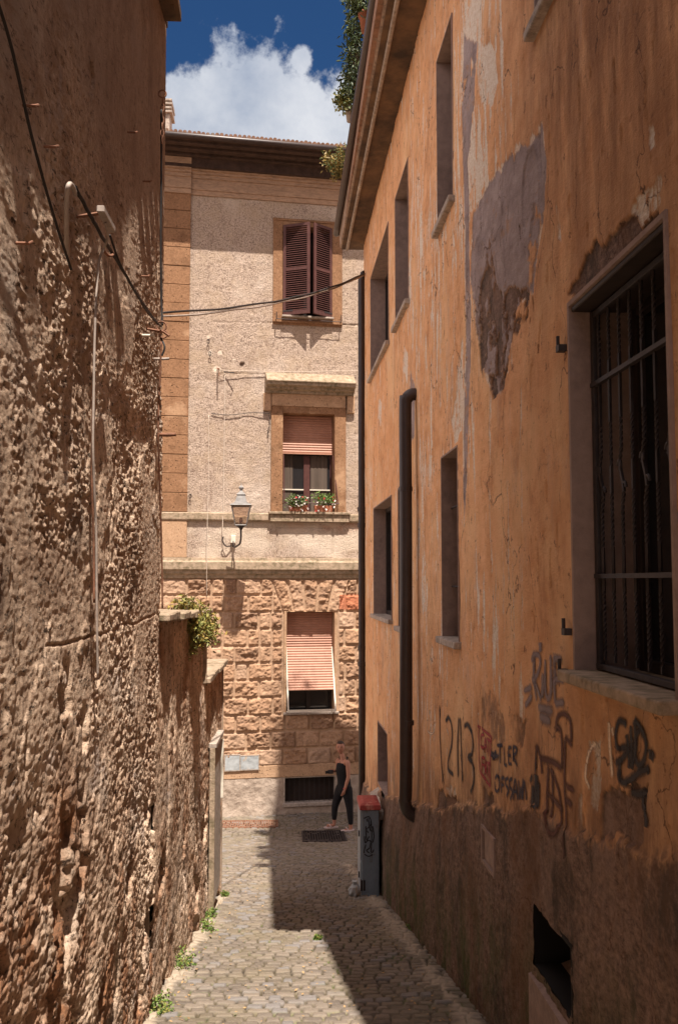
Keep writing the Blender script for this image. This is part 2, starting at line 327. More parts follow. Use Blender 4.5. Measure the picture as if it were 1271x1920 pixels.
# ------------------------------------------------------------------ object helpers
def link(o): scene.collection.objects.link(o); return o
def tag(o, label=None, cat=None, group=None, kind=None):
    if label: o['label'] = label
    if cat: o['category'] = cat
    if group: o['group'] = group
    if kind: o['kind'] = kind
    return o
def thing(name, loc, label, cat, group=None):
    o = bpy.data.objects.new(name, None); o.empty_display_size = .1; o.location = loc; link(o)
    return tag(o, label, cat, group)
def root_loc(o):
    while o.parent: o = o.parent
    return o.location.copy()
def place(o, parent, origin=None):
    link(o)
    if parent:
        L = root_loc(parent)
        o.data.transform(Matrix.Translation(-L)); o.parent = parent
    elif origin is not None:
        o.data.transform(Matrix.Translation(-Vector(origin))); o.location = origin
    return o
class MB:
    def __init__(s): s.v = []; s.f = []
    def add(s, vs, fs):
        b = len(s.v); s.v += [tuple(v) for v in vs]; s.f += [tuple(b+i for i in f) for f in fs]; return s
    def fbox(s, P, s0, s1, z0, z1, o0, o1):
        vs = [P(a, c, b) for a in (s0, s1) for b in (o0, o1) for c in (z0, z1)]
        return s.add(vs, [(0,1,3,2),(4,6,7,5),(0,4,5,1),(2,3,7,6),(0,2,6,4),(1,5,7,3)])
    def box(s, x0, x1, y0, y1, z0, z1):
        return s.fbox(lambda a, c, b: (a, b, c), x0, x1, z0, z1, y0, y1)
    def hexa(s, vs): return s.add(vs, [(0,1,2,3),(7,6,5,4),(0,4,5,1),(1,5,6,2),(2,6,7,3),(3,7,4,0)])
    def prof(s, P, s0, s1, pts):              # extrude closed profile (o,z) along s
        n = len(pts); vs = [P(s0, z, o) for o, z in pts]+[P(s1, z, o) for o, z in pts]
        return s.add(vs, [tuple(range(n)), tuple(range(2*n-1, n-1, -1))]+[(i, i+n, (i+1) % n+n, (i+1) % n) for i in range(n)])
    def tube(s, path, r, n=8, caps=True):
        path = [Vector(p) for p in path]; rs = r if isinstance(r, (list, tuple)) else [r]*len(path)
        b = len(s.v); ref = Vector((0, 0, 1))
        t0 = (path[1]-path[0]).normalized()
        if abs(t0.z) > .9: ref = Vector((1, 0, 0))
        u = t0.cross(ref).normalized()
        for i, p in enumerate(path):
            t = (path[min(i+1, len(path)-1)]-path[max(i-1, 0)]).normalized()
            u = (u-t*u.dot(t)).normalized(); w = t.cross(u)
            for k in range(n):
                a = 2*math.pi*k/n; s.v.append(tuple(p+(u*math.cos(a)+w*math.sin(a))*rs[i]))
        for i in range(len(path)-1):
            for k in range(n):
                k2 = (k+1) % n; s.f.append((b+i*n+k, b+i*n+k2, b+(i+1)*n+k2, b+(i+1)*n+k))
        if caps: s.f.append(tuple(b+k for k in range(n))[::-1]); s.f.append(tuple(b+(len(path)-1)*n+k for k in range(n)))
        return s
    def lathe(s, c, prof, n=16):
        b = len(s.v); c = Vector(c)
        for r, z in prof:
            for k in range(n): a = 2*math.pi*k/n; s.v.append((c.x+r*math.cos(a), c.y+r*math.sin(a), c.z+z))
        for i in range(len(prof)-1):
            for k in range(n): k2 = (k+1) % n; s.f.append((b+i*n+k, b+i*n+k2, b+(i+1)*n+k2, b+(i+1)*n+k))
        s.f.append(tuple(b+k for k in range(n))[::-1]); s.f.append(tuple(b+(len(prof)-1)*n+k for k in range(n)))
        return s
    def leaf(s, c, size, asp=.5, droop=0.):
        c = Vector(c); d = Vector((random.gauss(0, 1), random.gauss(0, 1), random.gauss(0, .8)-droop)).normalized()
        w = d.cross(Vector((random.gauss(0, 1), random.gauss(0, 1), random.gauss(0, 1)))).normalized()*size*asp*.5
        nrm = d.cross(w).normalized()*size*.12
        return s.add([c, c+d*size*.5+w+nrm, c+d*size, c+d*size*.5-w+nrm], [(0, 1, 2), (0, 2, 3)])
    def build(s, name, mat, parent=None, origin=None, bevel=0., smooth=False, seg=1):
        me = bpy.data.meshes.new(name); me.from_pydata(s.v, [], s.f); me.update()
        import bmesh
        bm = bmesh.new(); bm.from_mesh(me); bmesh.ops.recalc_face_normals(bm, faces=bm.faces); bm.to_mesh(me); bm.free()
        if smooth:
            for p in me.polygons: p.use_smooth = True
        o = bpy.data.objects.new(name, me); me.materials.append(MAT[mat])
        place(o, parent, origin)
        if bevel:
            bv = o.modifiers.new('bevel', 'BEVEL'); bv.width = bevel; bv.segments = seg; bv.limit_method = 'ANGLE'
        return o
def grid(name, P, S, Z, H, mat, parent=None, holes=(), attrs=None, keep=None, origin=None, flip=False):
    S = np.asarray(S); Z = np.asarray(Z); ns, nz = len(S), len(Z)
    sg, zg = np.meshgrid(S, Z, indexing='ij'); x, y, z = P(sg, zg, H)
    co = np.stack([x+0*sg, y+0*sg, z+0*sg], -1).reshape(-1, 3)
    i, j = np.meshgrid(np.arange(ns-1), np.arange(nz-1), indexing='ij')
    cs = (S[i]+S[i+1])/2; cz = (Z[j]+Z[j+1])/2; ok = np.ones(cs.shape, bool)
    for (a, b, c, d) in holes: ok &= ~((cs > a) & (cs < b) & (cz > c) & (cz < d))
    if keep is not None: ok &= keep(cs, cz)
    i = i[ok]; j = j[ok]
    q = np.stack([i*nz+j, (i+1)*nz+j, (i+1)*nz+j+1, i*nz+j+1], -1)
    if flip: q = q[:, ::-1]
    me = bpy.data.meshes.new(name); m = len(q)
    me.vertices.add(len(co)); me.vertices.foreach_set('co', co.astype(np.float32).ravel())
    me.loops.add(4*m); me.loops.foreach_set('vertex_index', q.astype(np.int32).ravel())
    me.polygons.add(m); me.polygons.foreach_set('loop_start', np.arange(0, 4*m, 4, dtype=np.int32))
    me.update(calc_edges=True)
    me.polygons.foreach_set('use_smooth', np.ones(m, bool))
    for k, v in (attrs or {}).items():
        a = me.attributes.new(k, 'FLOAT', 'POINT'); a.data.foreach_set('value', np.broadcast_to(v, sg.shape).astype(np.float32).ravel())
    o = bpy.data.objects.new(name, me); me.materials.append(MAT[mat]); place(o, parent, origin)
    return o
def lines(a, b, step, extra=()):
    L = list(np.arange(a, b+step*.5, step))
    L = [v for v in L if all(abs(v-e) > step*.45 for e in extra)]
    return np.array(sorted(L+list(extra)))
def foliage(mb, centers, rad, count, size, asp=.5, droop=0., flat=1.):
    for c in centers:
        for _ in range(count):
            v = Vector((random.gauss(0, 1), random.gauss(0, 1), random.gauss(0, 1)*flat))*rad*.5
            mb.leaf(Vector(c)+v, size*random.uniform(.6, 1.3), asp, droop)

# ================================================================== STREET
def cobbles(X, Y):
    wx = X+.025*fbm(X*1.7, Y*1.7, 1, 3); wy = Y+.05*fbm(X*.9, Y*.9, 3, 3)+.03*np.sin(X*2.1+1)
    rh = .094
    r = np.floor(wy/rh); fy = wy/rh-r
    off = vn(r*.731+.5, r*0+3.3, 5)*.13+(r % 2)*.06
    cw = .108; c = np.floor((wx+off)/cw); fx0 = (wx+off)/cw-c
    jit = lambda cc: (_T[2][(cc.astype(int)) & 255, (r.astype(int)) & 255]-.5)*.36
    # variable widths: jittered borders
    lo = jit(c); hi = 1+jit(c+1)
    under = fx0 < lo; over = fx0 > hi
    c = np.where(under, c-1, np.where(over, c+1, c)); fx0 = np.where(under, fx0+1, np.where(over, fx0-1, fx0))
    lo = jit(c); hi = 1+jit(c+1); fx = (fx0-lo)/(hi-lo); w = (hi-lo)*cw
    dx = np.minimum(fx, 1-fx)*w; dy = np.minimum(fy, 1-fy)*rh
    dx = dx+.004*fbm(X*30, Y*30, 4, 2); dy = dy+.005*fbm(X*26, Y*26, 6, 2)
    d = np.minimum(dx, dy); d = np.where((dx < .012) & (dy < .012), .012-np.sqrt((.012-dx).clip(0)**2+(.012-dy).clip(0)**2), d)
    ci = c.astype(int); ri = r.astype(int)
    rnd = _T[7][ci & 255, ri & 255]; t1 = _T[8][ci & 255, ri & 255]-.5; t2 = _T[9][ci & 255, ri & 255]-.5
    top = sst(.002, .012, d)
    h = top*(.019+.007*rnd)+.001*sst(.0, .04, d)+top*((fx-.5)*t1*.012+(fy-.5)*t2*.014)+.005*fbm(X*16, Y*16, 2, 4)*top
    joint = 1-sst(.0045, .0095, d)
    return h, joint, rnd
def street(name, xs, ys, label=None):
    X, Y = np.meshgrid(xs, ys, indexing='ij'); h, j, r = cobbles(X, Y)
    # a worn dusty middle and a soft dished gutter, earth banked at the walls
    und = .012*fbm(X*.9, Y*.6, 5, 3)
    eL = np.abs(X-(-.87+.0131*Y)); eR = np.abs(X-(1.14-.025*Y)); edge = np.exp(-eL/.07)*(Y < 10.55)+np.exp(-eR/.09)
    edge = np.where(Y < 13.2, edge, 0)
    dust = sst(.42, .62, vn(X*3, Y*3, 4)*.5+fbm(X*9, Y*9, 8, 4)*.35+np.clip(edge, 0, 1)*.55)*np.clip(edge*1.3+.10, 0, 1)
    dust = np.maximum(dust, .75*sst(.1, .5, fbm(X*1.1+4, Y*.8, 9, 4)+.35*np.exp(-((Y-11)/2.2)**2)-.1)*j*.6)
    H = h+und+np.clip(edge, 0, 1)*.012*(1+.5*fbm(X*12, Y*12, 3, 3))-.02
    o = grid(name, GW, xs, ys, H, 'cobble', attrs={'joint': j, 'stone': r, 'dust': np.clip(dust, 0, 1)}, flip=False)
    tag(o, kind='structure')
    return o
# grid() takes (s, z) axes; here they are x and y of the ground
street('street', np.arange(-1.1, 1.55, .0085), np.concatenate([np.arange(3.6, 9, .009), np.arange(9, 13.4, .013)]))
street('road', np.arange(-4.5, 4.5, .022), np.arange(13.389, 19.6, .022))
gb = MB()
xs = [-60, -4.5, 4.5, 60]; ysg = [-40, -6, 0, 3.6, 8, 12, 13.4, 15, 16, 17, 18, 30, 80]
vs = [(x, y, (gzf(y) if y > -6 else gzf(-6))-.07) for x in xs for y in ysg]; n = len(ysg)
gb.add(vs, [(i*n+j, (i+1)*n+j, (i+1)*n+j+1, i*n+j+1) for i in range(3) for j in range(n-1)])
tag(gb.build('ground', 'wall_plain'), kind='structure')

# ================================================================== LEFT BUILDING
lb = thing('stone_building', LW(4, gzf(4)), 'tall windowless building with pitted tan plaster wall along the left of the alley', 'building')
LEND = 5.83; LTOP = CZ+3.56
def HL(s, z, amp=1.0, seed=0):
    z0 = CZ-z                      # depth below eye level
    low = sst(-.2, 1.9, z0-.15*(s-3)); near = 1-sst(3.2, 5.8, s)
    up = sst(CZ+.9, CZ+2.4, z+.35*fbm(s*1.3+seed, z*.9, 6, 3))*(0 if seed else 1)
    rough = .35+.65*np.clip(.6*low+.45*near*sst(-1.6, .6, z0), 0, 1)
    h = .016*fbm(s*1.1+seed, z*.8, 1, 3)
    w = fbm(s*2.2+3, z*1.5, 2, 3)
    h = h+(.004+.009*low)*rough*fbm(s*4.5+.8*w+seed, z*4.2, 3, 3, .55)
    smooth = sst(.02, .30, fbm(s*1.7+9+seed, z*1.0+seed, 7, 4, .6)+.10*(1-low))*(1-.6*low)
    k = (1-.80*smooth)*(1-.88*up)
    h = h-.0062*(.2+.8*rough)*np.abs(fbm(s*10, z*22, 5, 4, .65))*(.3+.7*k)
    lay = sst(-.03, .03, fbm(s*1.5+2, z*1.2+seed, 4, 5, .6)); h = h+.007*lay*(1-up)+.005*sst(.08, .12, fbm(s*2.1+6, z*1.9+seed, 2, 5, .62))*(1-up)
    h = h+.0080*k*fbm(s*30, z*66, 8, 2, .7)
    h = h-.0060*k*sst(.25, .5, fbm(s*17+5, z*33, 10, 2, .5))
    # deep holes where stones have fallen or plaster is gone
    f = fbm(s*3.4+2+seed, z*2.6+5, 9, 5, .58)+.30*low+.16*near*low-.16
    hole = sst(.30, .44, f)
    h = h-hole*(.012+.050*low)
    h = h+.030*low*near*fbm(s*2.6, z*2.3, 11, 3)
    return h*amp, low, near, hole
S = lines(2.3, LEND, .006); Z = np.arange(CZ-2.9, LTOP+.01, .0058)
sg, zg = np.meshgrid(S, Z, indexing='ij'); H, low, near, hole = HL(sg, zg)
crack = np.exp(-((zg-(CZ-.205+.02*fbm(sg*3, sg*0, 2, 3)-(5.8-sg)*.012))/.005)**2)*.007*(sg > 3.3)
H = H-crack-.02
exposed = np.clip(sst(.30, .85, low*.8+near*.35)+hole*.6, 0, 1)*sst(-.2, .3, fbm(sg*1.6, zg*1.3+7, 4, 4)+low*.35-.05)
damp = .65*sst(.5, 1.0, sst(.05, .5, gz(sg)+.35-zg+.2*fbm(sg*3, zg*3, 6, 3)))
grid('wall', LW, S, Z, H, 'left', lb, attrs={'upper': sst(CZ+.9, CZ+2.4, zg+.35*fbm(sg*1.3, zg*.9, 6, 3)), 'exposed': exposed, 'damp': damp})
b = MB(); b.fbox(LW, -6, 2.3, CZ-3.2, LTOP, -.4, 0); b.build('rear_wall', 'wall_plain', lb)
b = MB(); b.fbox(LW, 2.3, LEND-.004, CZ-3.2, LTOP-.01, -6, -.12); b.build('building_core', 'wall_plain', lb)
b = MB(); b.fbox(LW, LEND-.02, LEND+.002, CZ-3.2, LTOP-.01, -6, -.045); b.build('end_wall', 'wall_plain', lb)
def pe(s): return float(np.interp(s, [1.5, 2.6, 3.6, 4.6, 5.9], [.27, .26, .215, .16, .11]))
b = MB(); ys_ = np.arange(-6, LEND+.06, .25)
for a, c in zip(ys_[:-1], ys_[1:]):
    p0, p1 = pe(a), pe(c)
    b.hexa([LW(a, LTOP, -6), LW(a, LTOP, p0-.03), LW(c, LTOP, p1-.03), LW(c, LTOP, -6), LW(a, LTOP+.06, -6), LW(a, LTOP+.06, p0-.03), LW(c, LTOP+.06, p1-.03), LW(c, LTOP+.06, -6)])
eave_l = b.build('eave', 'soffit', lb)
b = MB(); s_ = -2.0
while s_ < LEND-.12:
    p = pe(s_)+random.uniform(-.05, .04); r = .085
    pts = [LW(s_+r*math.cos(a), LTOP+.065+r*.55*math.sin(a), 0) for a in np.linspace(0, math.pi, 7)]
    b.tube([(LW(s_, LTOP+.075, p)), (LW(s_, LTOP+.16, p-.5)), (LW(s_, LTOP+.5, p-2.4))], [.085, .085, .085], 10); s_ += random.uniform(.19, .25)
b.build('roof_tiles', 'soffit', lb)
b = MB(); q = pY(311, 32, LEND+.03); b.box(q.x-.1, q.x+.012, q.y-.05, q.y+.03, q.z-.06, q.z+.05); b.build('eave_block', 'eave', lb, bevel=.005)

# fittings of the left wall
def onL(px, py, o): s, z = pL(px, py, o); return Vector(LW(s, z, o))
def smooth_path(pts, n=8):
    pts = [Vector(p) for p in pts]; P = [pts[0]]+pts+[pts[-1]]; out = []
    for i in range(1, len(P)-2):
        for k in range(n):
            t = k/n; a, b_, c, d = P[i-1], P[i], P[i+1], P[i+2]
            out.append(.5*((2*b_)+(-a+c)*t+(2*a-5*b_+4*c-d)*t*t+(-a+3*b_-3*c+d)*t**3))
    out.append(pts[-1]); return out
def cableL(name, px, r, mat, label, cat, n=8, wob=.0, o=None):
    path = smooth_path([onL(x, y, of) for x, y, of in px], 8)
    path = [p+Vector((0, random.uniform(-wob, wob), random.uniform(-wob, wob))) for p in path]
    ob = MB().tube(path, r, n).build(name, mat, origin=path[0], smooth=True)
    if label: tag(ob, label, cat)
    return ob
cableL('wall_cable', [(-25, -60, .05), (20, 80, .05), (60, 255, .05), (100, 400, .05), (134, 505, .05)], .005, 'cable', 'black cable running diagonally down the upper left of the tan wall', 'cable')
cableL('curved_conduit', [(127, 478, .03), (125, 430, .05), (126, 370, .07), (130, 346, .08), (137, 350, .06), (142, 365, .02)], .0085, 'conduit', 'pale bent conduit hooked out of the left wall like a walking stick handle', 'conduit')
cableL('electric_cable', [(142, 352, .03), (165, 395, .04), (190, 440, .045), (230, 505, .04), (262, 560, .04), (296, 608, .045)], .0075, 'cable', 'dark clipped cable sagging diagonally across the left wall to the corner rings', 'cable', wob=.003)
cableL('electric_cable', [(206, 440, .05), (225, 492, .05), (250, 540, .05), (280, 590, .05), (303, 612, .06)], .005, 'cable', 'thinner dark cable running below the bracket to the corner rings', 'cable', wob=.003)
cableL('wall_conduit', [(198, 418, .08), (203, 440, .08), (196, 465, .05), (187, 488, .035), (182, 540, .03), (178, 640, .03), (176, 760, .03), (175, 840, .03), (178, 930, .03), (181, 1000, .03), (182, 1140, .03), (184, 1270, .03)], .0052, 'conduit', 'long pale conduit dropping down the middle of the pitted left wall', 'conduit')
cableL('wall_cable', [(178, 640, .022), (174, 800, .022), (173, 905, .022), (176, 1010, .022), (177, 1130, .022)], .005, 'rusty', 'thin rusty wire beside the long pale conduit on the left wall', 'cable')
cableL('wall_cable', [(303, 205, .05), (303, 320, .035), (302, 450, .03), (303, 560, .03), (305, 610, .04)], .0065, 'cable', 'dark cable falling down the far corner of the left building above the rings', 'cable')
cableL('wall_cable', [(303, 640, .04), (300, 720, .03), (297, 820, .025), (301, 940, .02), (304, 1050, .02), (305, 1140, .02)], .0055, 'rusty', 'thin brown wire on the far corner of the left building below the rings', 'cable')
br = thing('wall_bracket', onL(200, 412, .02), 'short wooden crossbar bracket holding the pale conduit on the left wall', 'bracket')
sB, zB = pL(199, 410, .08)
MB().fbox(LW, sB-.10, sB+.12, zB-.012, zB+.014, .065, .095).build('crossbar', 'conduit', br, bevel=.003)
MB().tube([LW(sB-.06, zB, .08), LW(sB-.06, zB-.02, -.03)], .007, 6).build('stem', 'rusty', br)
MB().tube(smooth_path([onL(195, 470, .04), onL(204, 479, .05), onL(211, 478, .05), onL(212, 473, .03)]), .006, 6).build('hook', 'rusty', br)
rg = thing('cable_anchor', onL(300, 612, .02), 'rusty iron rings and eye bolts tying the cables at the left corner', 'anchor')
def ringpts(c, r, ax=0, n=14):
    c = Vector(c)
    return [c+Vector((math.cos(2*math.pi*k/n)*r if ax == 0 else 0, math.cos(2*math.pi*k/n)*r if ax else 0, math.sin(2*math.pi*k/n)*r)) for k in range(n+1)]
cA = onL(303, 612, .06)
MB().tube(ringpts(cA, .028), .006, 6).build('ring', 'rusty', rg)
MB().tube(ringpts(cA+Vector((.012, .0, -.045)), .022), .005, 6).build('ring', 'rusty', rg)
MB().tube([cA+Vector((-.12, 0, -.01)), cA+Vector((.01, 0, -.03)), cA+Vector((.045, 0, -.055))], .008, 6).build('bolt', 'rusty', rg)
MB().tube(smooth_path([cA+Vector((-.02, 0, -.02)), cA+Vector((0, .01, -.07)), cA+Vector((.02, 0, -.12)), cA+Vector((.005, 0, -.17))]), .006, 6).build('wire_twist', 'cable', rg)
ch = thing('hanging_chain', onL(304, 176, .03), 'rusty chain hanging from an iron ring at the top of the left corner', 'chain')
cC = onL(305, 176, .05); MB().tube(ringpts(cC, .022), .0045, 6).build('ring', 'rusty', ch)
mb = MB()
for k in range(7):
    c = cC+Vector((.002, 0, -.045-.038*k)); pts = [c+Vector((.009*math.cos(t)*(k % 2), .009*math.cos(t)*(1-k % 2), .024*math.sin(t))) for t in np.linspace(0, 2*math.pi, 11)]
    mb.tube(pts, .0035, 5)
mb.build('links', 'rusty', ch)
for (px, py, L, mt, lb_, cat, nm) in [(302, 815, .10, 'rusty', 'rusty pipe stub sticking out of the far corner of the left wall', 'pipe', 'pipe_stub'),
                         (297, 673, .075, 'conduit', 'grey round clamp collar on the corner wire of the left wall', 'clamp', 'pipe_clamp'),
                         (276, 629, .05, 'white_metal', 'small white hook in the left wall beside the rings', 'hook', 'wall_hook')]:
    c = onL(px-3, py, .0); o = MB().tube([c-Vector((.05, 0, 0)), c+Vector((L*.6, 0, 0)), c+Vector((L, 0, .003))], [.012, .012, .011] if nm == 'pipe_stub' else .008, 10).build(nm, mt, origin=c, smooth=True); tag(o, lb_, cat)
for (px, py, w) in [(55, 198, 'near the top left'), (94, 275, 'above the diagonal cable'), (247, 248, 'high beside the corner'), (275, 340, 'under the eave shadow'), (43, 456, 'near the left edge'), (271, 518, 'level with the sagging cable')]:
    c = onL(px, py, 0); d = Vector((.02, 0, .0))
    o = MB().tube([c-d, c+d, c+d+Vector((.004, .018, .012))], .005, 6).build('iron_nail', 'rusty', origin=c); tag(o, 'small bent iron nail in the left wall '+w, 'nail', 'nails in the left wall')

# ================================================================== GARDEN WALL
gw = thing('garden_wall', LW(8, gzf(8)), 'low stone garden wall continuing past the left building, topped with stone slabs', 'wall')
GEND = 10.6
zt1 = pL(312, 1162, .0)[1]; s1 = pL(388, 1215)[0]; zt2 = pL(424, 1243)[1]
S = lines(LEND+.003, GEND, .011, (s1,)); Z = np.concatenate([np.arange(-.2+gzf(GEND)-.1, zt1, .012), [zt1]])
sg, zg = np.meshgrid(S, Z, indexing='ij'); H, low, near, hole = HL(sg+5, zg-.8, .85, 3.3)
topz = np.where(sg < s1, zt1-(sg-LEND)*.025, zt2)
H = H-.03
zc = np.minimum(zg, topz)
exposed = .8*sst(-.2, .3, fbm(sg*2, zg*1.5+3, 4, 4)+.15)
groove = np.exp(-((sg-(LEND+.55+.03*fbm(zg*2, zg*0, 3, 2)))/.03)**2)*.03; H = H-groove
def Pg(s, z, o): return LW(s, zc, o)
grid('wall_face', Pg, S, Z, H, 'left', gw, attrs={'exposed': exposed, 'damp': .5*sst(.05, .5, gz(sg)+.25-zg+.2*fbm(sg*3, zg*3, 6, 3))}, keep=lambda s, z: z < np.where(s < s1, zt1+9, zt2+.02))
b = MB(); b.fbox(LW, LEND+.003, s1, 0, zt1-.14, -.45, -.09); b.fbox(LW, s1, GEND-.01, 0, zt2-.01, -.45, -.09); b.fbox(LW, GEND-.03, GEND+.002, 0, zt2-.005, -.452, -.012)
b.build('wall_core', 'wall_plain', gw)
for i in range(9):
    a = LEND+.02+i*(s1-LEND-.04)/9; c = a+(s1-LEND-.04)/9-.012; zz = zt1-(a-LEND)*.025-.005
    b = MB(); b.fbox(LW, a, c, zz, zz+.05+random.uniform(-.006, .01), -.47, .05+random.uniform(-.012, .02)); b.build('coping_slab', 'moss_stone', gw, bevel=.008)
for i in range(4):
    a = s1+i*(GEND-s1)/4; c = a+(GEND-s1)/4-.012
    b = MB(); b.fbox(LW, a, c, zt2, zt2+.05+random.uniform(0, .012), -.47, .03+random.uniform(-.01, .015)); b.build('coping_slab', 'moss_stone', gw, bevel=.008)
b = MB(); b.fbox(LW, s1-.05, s1, zt2, zt1-.12, -.45, .005); b.build('step_stone', 'moss_stone', gw, bevel=.01)
# garden soil behind
# boarded panel leaning in a frame on the wall
bp = thing('wall_panel', Vector(LW(9.6, gzf(9.6))), 'weathered wooden board panel with a pale capped frame fixed to the end of the garden wall', 'panel')
sa, za = pL(405, 1402, .035); sb_, zb_ = pL(417, 1390, .035); zlow = pL(407, 1685, .035)[1]
b = MB(); b.fbox(LW, sa, sb_+.05, zlow, za, -.02, .02); b.build('board', 'stone', bp, bevel=.004)
b = MB(); b.fbox(LW, sa-.03, sb_+.08, za, za+.045, -.03, .045); b.build('cap', 'stone', bp, bevel=.005)
b = MB(); b.fbox(LW, sb_+.06, sb_+.09, (za+zlow)/2+.1, za-.05, .0, .045); b.build('post', 'white_metal', bp, bevel=.004)
b = MB(); b.fbox(LW, sa-.03, sa+.001, zlow-.02, za, -.02, .032); b.build('edge_strip', 'moss_stone', bp, bevel=.003)

# shrub growing from the top of the garden wall
def shrub(name, base, blobs, rad, count, size, mats, label, cat, asp=.5, droop=0., group=None, stems=True):
    t = thing(name, base, label, cat, group)
    if stems:
        m = MB()
        for c in blobs: m.tube(smooth_path([Vector(base), (Vector(base)+Vector(c))/2+Vector((0, 0, .02)), Vector(c)], 4), .006, 5)
        m.build('stems', 'stem', t)
    m = MB(); foliage(m, blobs, rad, count, size, asp, droop); m.build('foliage', mats[0], t)
    if len(mats) > 1:
        m = MB(); foliage(m, blobs, rad*1.1, count//2, size, asp, droop); m.build('light_foliage', mats[1], t)
    return t
Yb = 7.6; bl = []
for (x, y) in [(352, 1150), (340, 1175), (365, 1175), (350, 1195), (375, 1190), (335, 1200), (358, 1165), (345, 1215), (380, 1175), (362, 1200), (330, 1165), (385, 1190), (350, 1135), (372, 1150), (340, 1150), (360, 1185), (388, 1172)]:
    p = pY(x, y, Yb+random.uniform(-.25, .25)); bl.append(p)
shrub('wild_shrub', Vector(LW(7.6, zt1-.03, -.05)), bl, .085, 150, .045, ['leaf_b', 'leaf_d'], 'yellow green wild shrub sprouting from the top of the garden wall', 'shrub', .4)
for i, (px, py, w) in enumerate([(322, 1815, 'largest weed tuft at the foot of the left wall'), (250, 1898, 'weed tuft at the left wall nearest the viewer'), (372, 1742, 'spreading weed clump where the garden wall meets the cobbles'), (386, 1722, 'small weed tuft just past the spreading clump by the garden wall'), (404, 1682, 'farthest small weed under the wooden wall panel'), (596, 1762, 'lone small weed growing between the cobbles in mid street'), (772, 1745, 'shaded weed at the foot of the orange wall')]):
    x, y = pG(px, py); r = [.07, .06, .065, .045, .03, .018, .04][i]
    if i < 5: x = max(x, -.87+.0131*y+.03)
    bls = [Vector((x+random.uniform(-r, r)*.9, y+random.uniform(-r, r)*2.0, gzf(y)+.01+random.uniform(0, r*.8))) for _ in range(7)]
    shrub('weed_tuft', Vector((x, y, gzf(y)-.02)), bls, r*.75, 34, .024, ['weed', 'leaf_b'], w, 'weed', .6, -.3, 'weeds growing in the street')

# ================================================================== RIGHT BUILDING
rb = thing('orange_building', RW(8, gzf(8)), 'long ochre orange stucco building with peeling paint and graffiti on the right', 'building')
REND = 13.2; RTOP = CZ+4.88
def rect(xf, xn, yt, yb, yref='near'):
    sn, ztp = pR(xn, yt); _, zb = pR(xn, yb); sf, _ = pR(xf, yt)
    return [sn, sf, zb, ztp]
WR = {'up1': rect(818.7, 847, 28.6, 378), 'up2': rect(741, 765, 298, 566), 'up3': rect(695, 728, 418, 642),
      'lo1': rect(828, 858, 838, 1203), 'lo2': rect(747, 764, 905, 1180), 'lo3': rect(701, 734, 930, 1162),
      'big': rect(1065, 1246, 408, 1308), 'low': rect(709, 727, 1378, 1500), 'cellar': rect(1005, 1072, 1778, 1905), 'hatch': rect(912, 933, 1578, 1638)}
WR['top0'] = [2.9, 4.25, CZ+2.66, CZ+3.97]
def plinth_z(s):
    pts = [pR(x, y) for x, y in [(700, 1488), (800, 1510), (900, 1525), (1000, 1535), (1100, 1552), (1200, 1572), (1271, 1580)]]
    pts.sort(); return np.interp(s, [p[0] for p in pts], [p[1] for p in pts])
def polyR(pts): return [pR(x, y) for x, y in pts]
GREY = [polyR([(1015, 225), (1022, 300), (1018, 400), (1005, 480), (1002, 540), (975, 560), (965, 600), (940, 740), (925, 750), (905, 700), (890, 600), (880, 520), (885, 400), (925, 330), (955, 290), (1000, 250)]),
        polyR([(866, 60), (895, 85), (890, 180), (877, 300), (879, 500), (881, 700), (876, 850), (870, 1000), (868, 850), (871, 600), (868, 300)]),
        polyR([(770, 690), (778, 720), (777, 820), (770, 830), (768, 740)])]
COARSE = [polyR([(915, 440), (928, 540), (958, 545), (1000, 540), (1000, 590), (960, 625), (945, 740), (925, 750), (900, 690), (892, 600), (905, 500)]),
          polyR([(1063, 552), (1082, 505), (1110, 460), (1150, 422), (1180, 408), (1200, 425), (1235, 398), (1240, 440), (1100, 560)]),
          polyR([(905, 1290), (932, 1300), (928, 1390), (905, 1385)]), polyR([(938, 1335), (978, 1345), (972, 1402), (940, 1395)]),
          polyR([(1128, 1470), (1215, 1490), (1205, 1580), (1125, 1570)]), polyR([(822, 1480), (860, 1500), (860, 1540), (818, 1540)]), polyR([(905, 1480), (925, 1500), (930, 1540), (900, 1540)])]
WHITE = [polyR([(885, 150), (900, 180), (907, 350), (893, 385), (880, 392), (873, 330), (878, 200)]), polyR([(898, 80), (930, 95), (935, 160), (925, 195), (905, 190), (895, 130)]),
         polyR([(868, 0), (892, 0), (895, 80), (875, 120), (868, 60)]), polyR([(862, 300), (868, 420), (866, 560), (861, 420)]), polyR([(865, 630), (874, 700), (867, 800), (852, 832), (846, 790), (858, 720)]),
         polyR([(1100, 1378), (1125, 1368), (1128, 1440), (1122, 1500), (1108, 1500), (1110, 1420)]), polyR([(1195, 365), (1240, 340), (1238, 395), (1200, 420), (1178, 405)]), polyR([(835, 1470), (850, 1480), (862, 1515), (848, 1505)]),
         polyR([(1038, 372), (1048, 400), (1052, 450), (1044, 445)]), polyR([(1215, 240), (1228, 245), (1230, 280), (1220, 282)]), polyR([(758, 650), (766, 668), (764, 720), (757, 700)]), polyR([(710, 745), (716, 760), (714, 800), (709, 780)]),
         polyR([(1080, 1500), (1090, 1480), (1092, 1560), (1082, 1560)])]
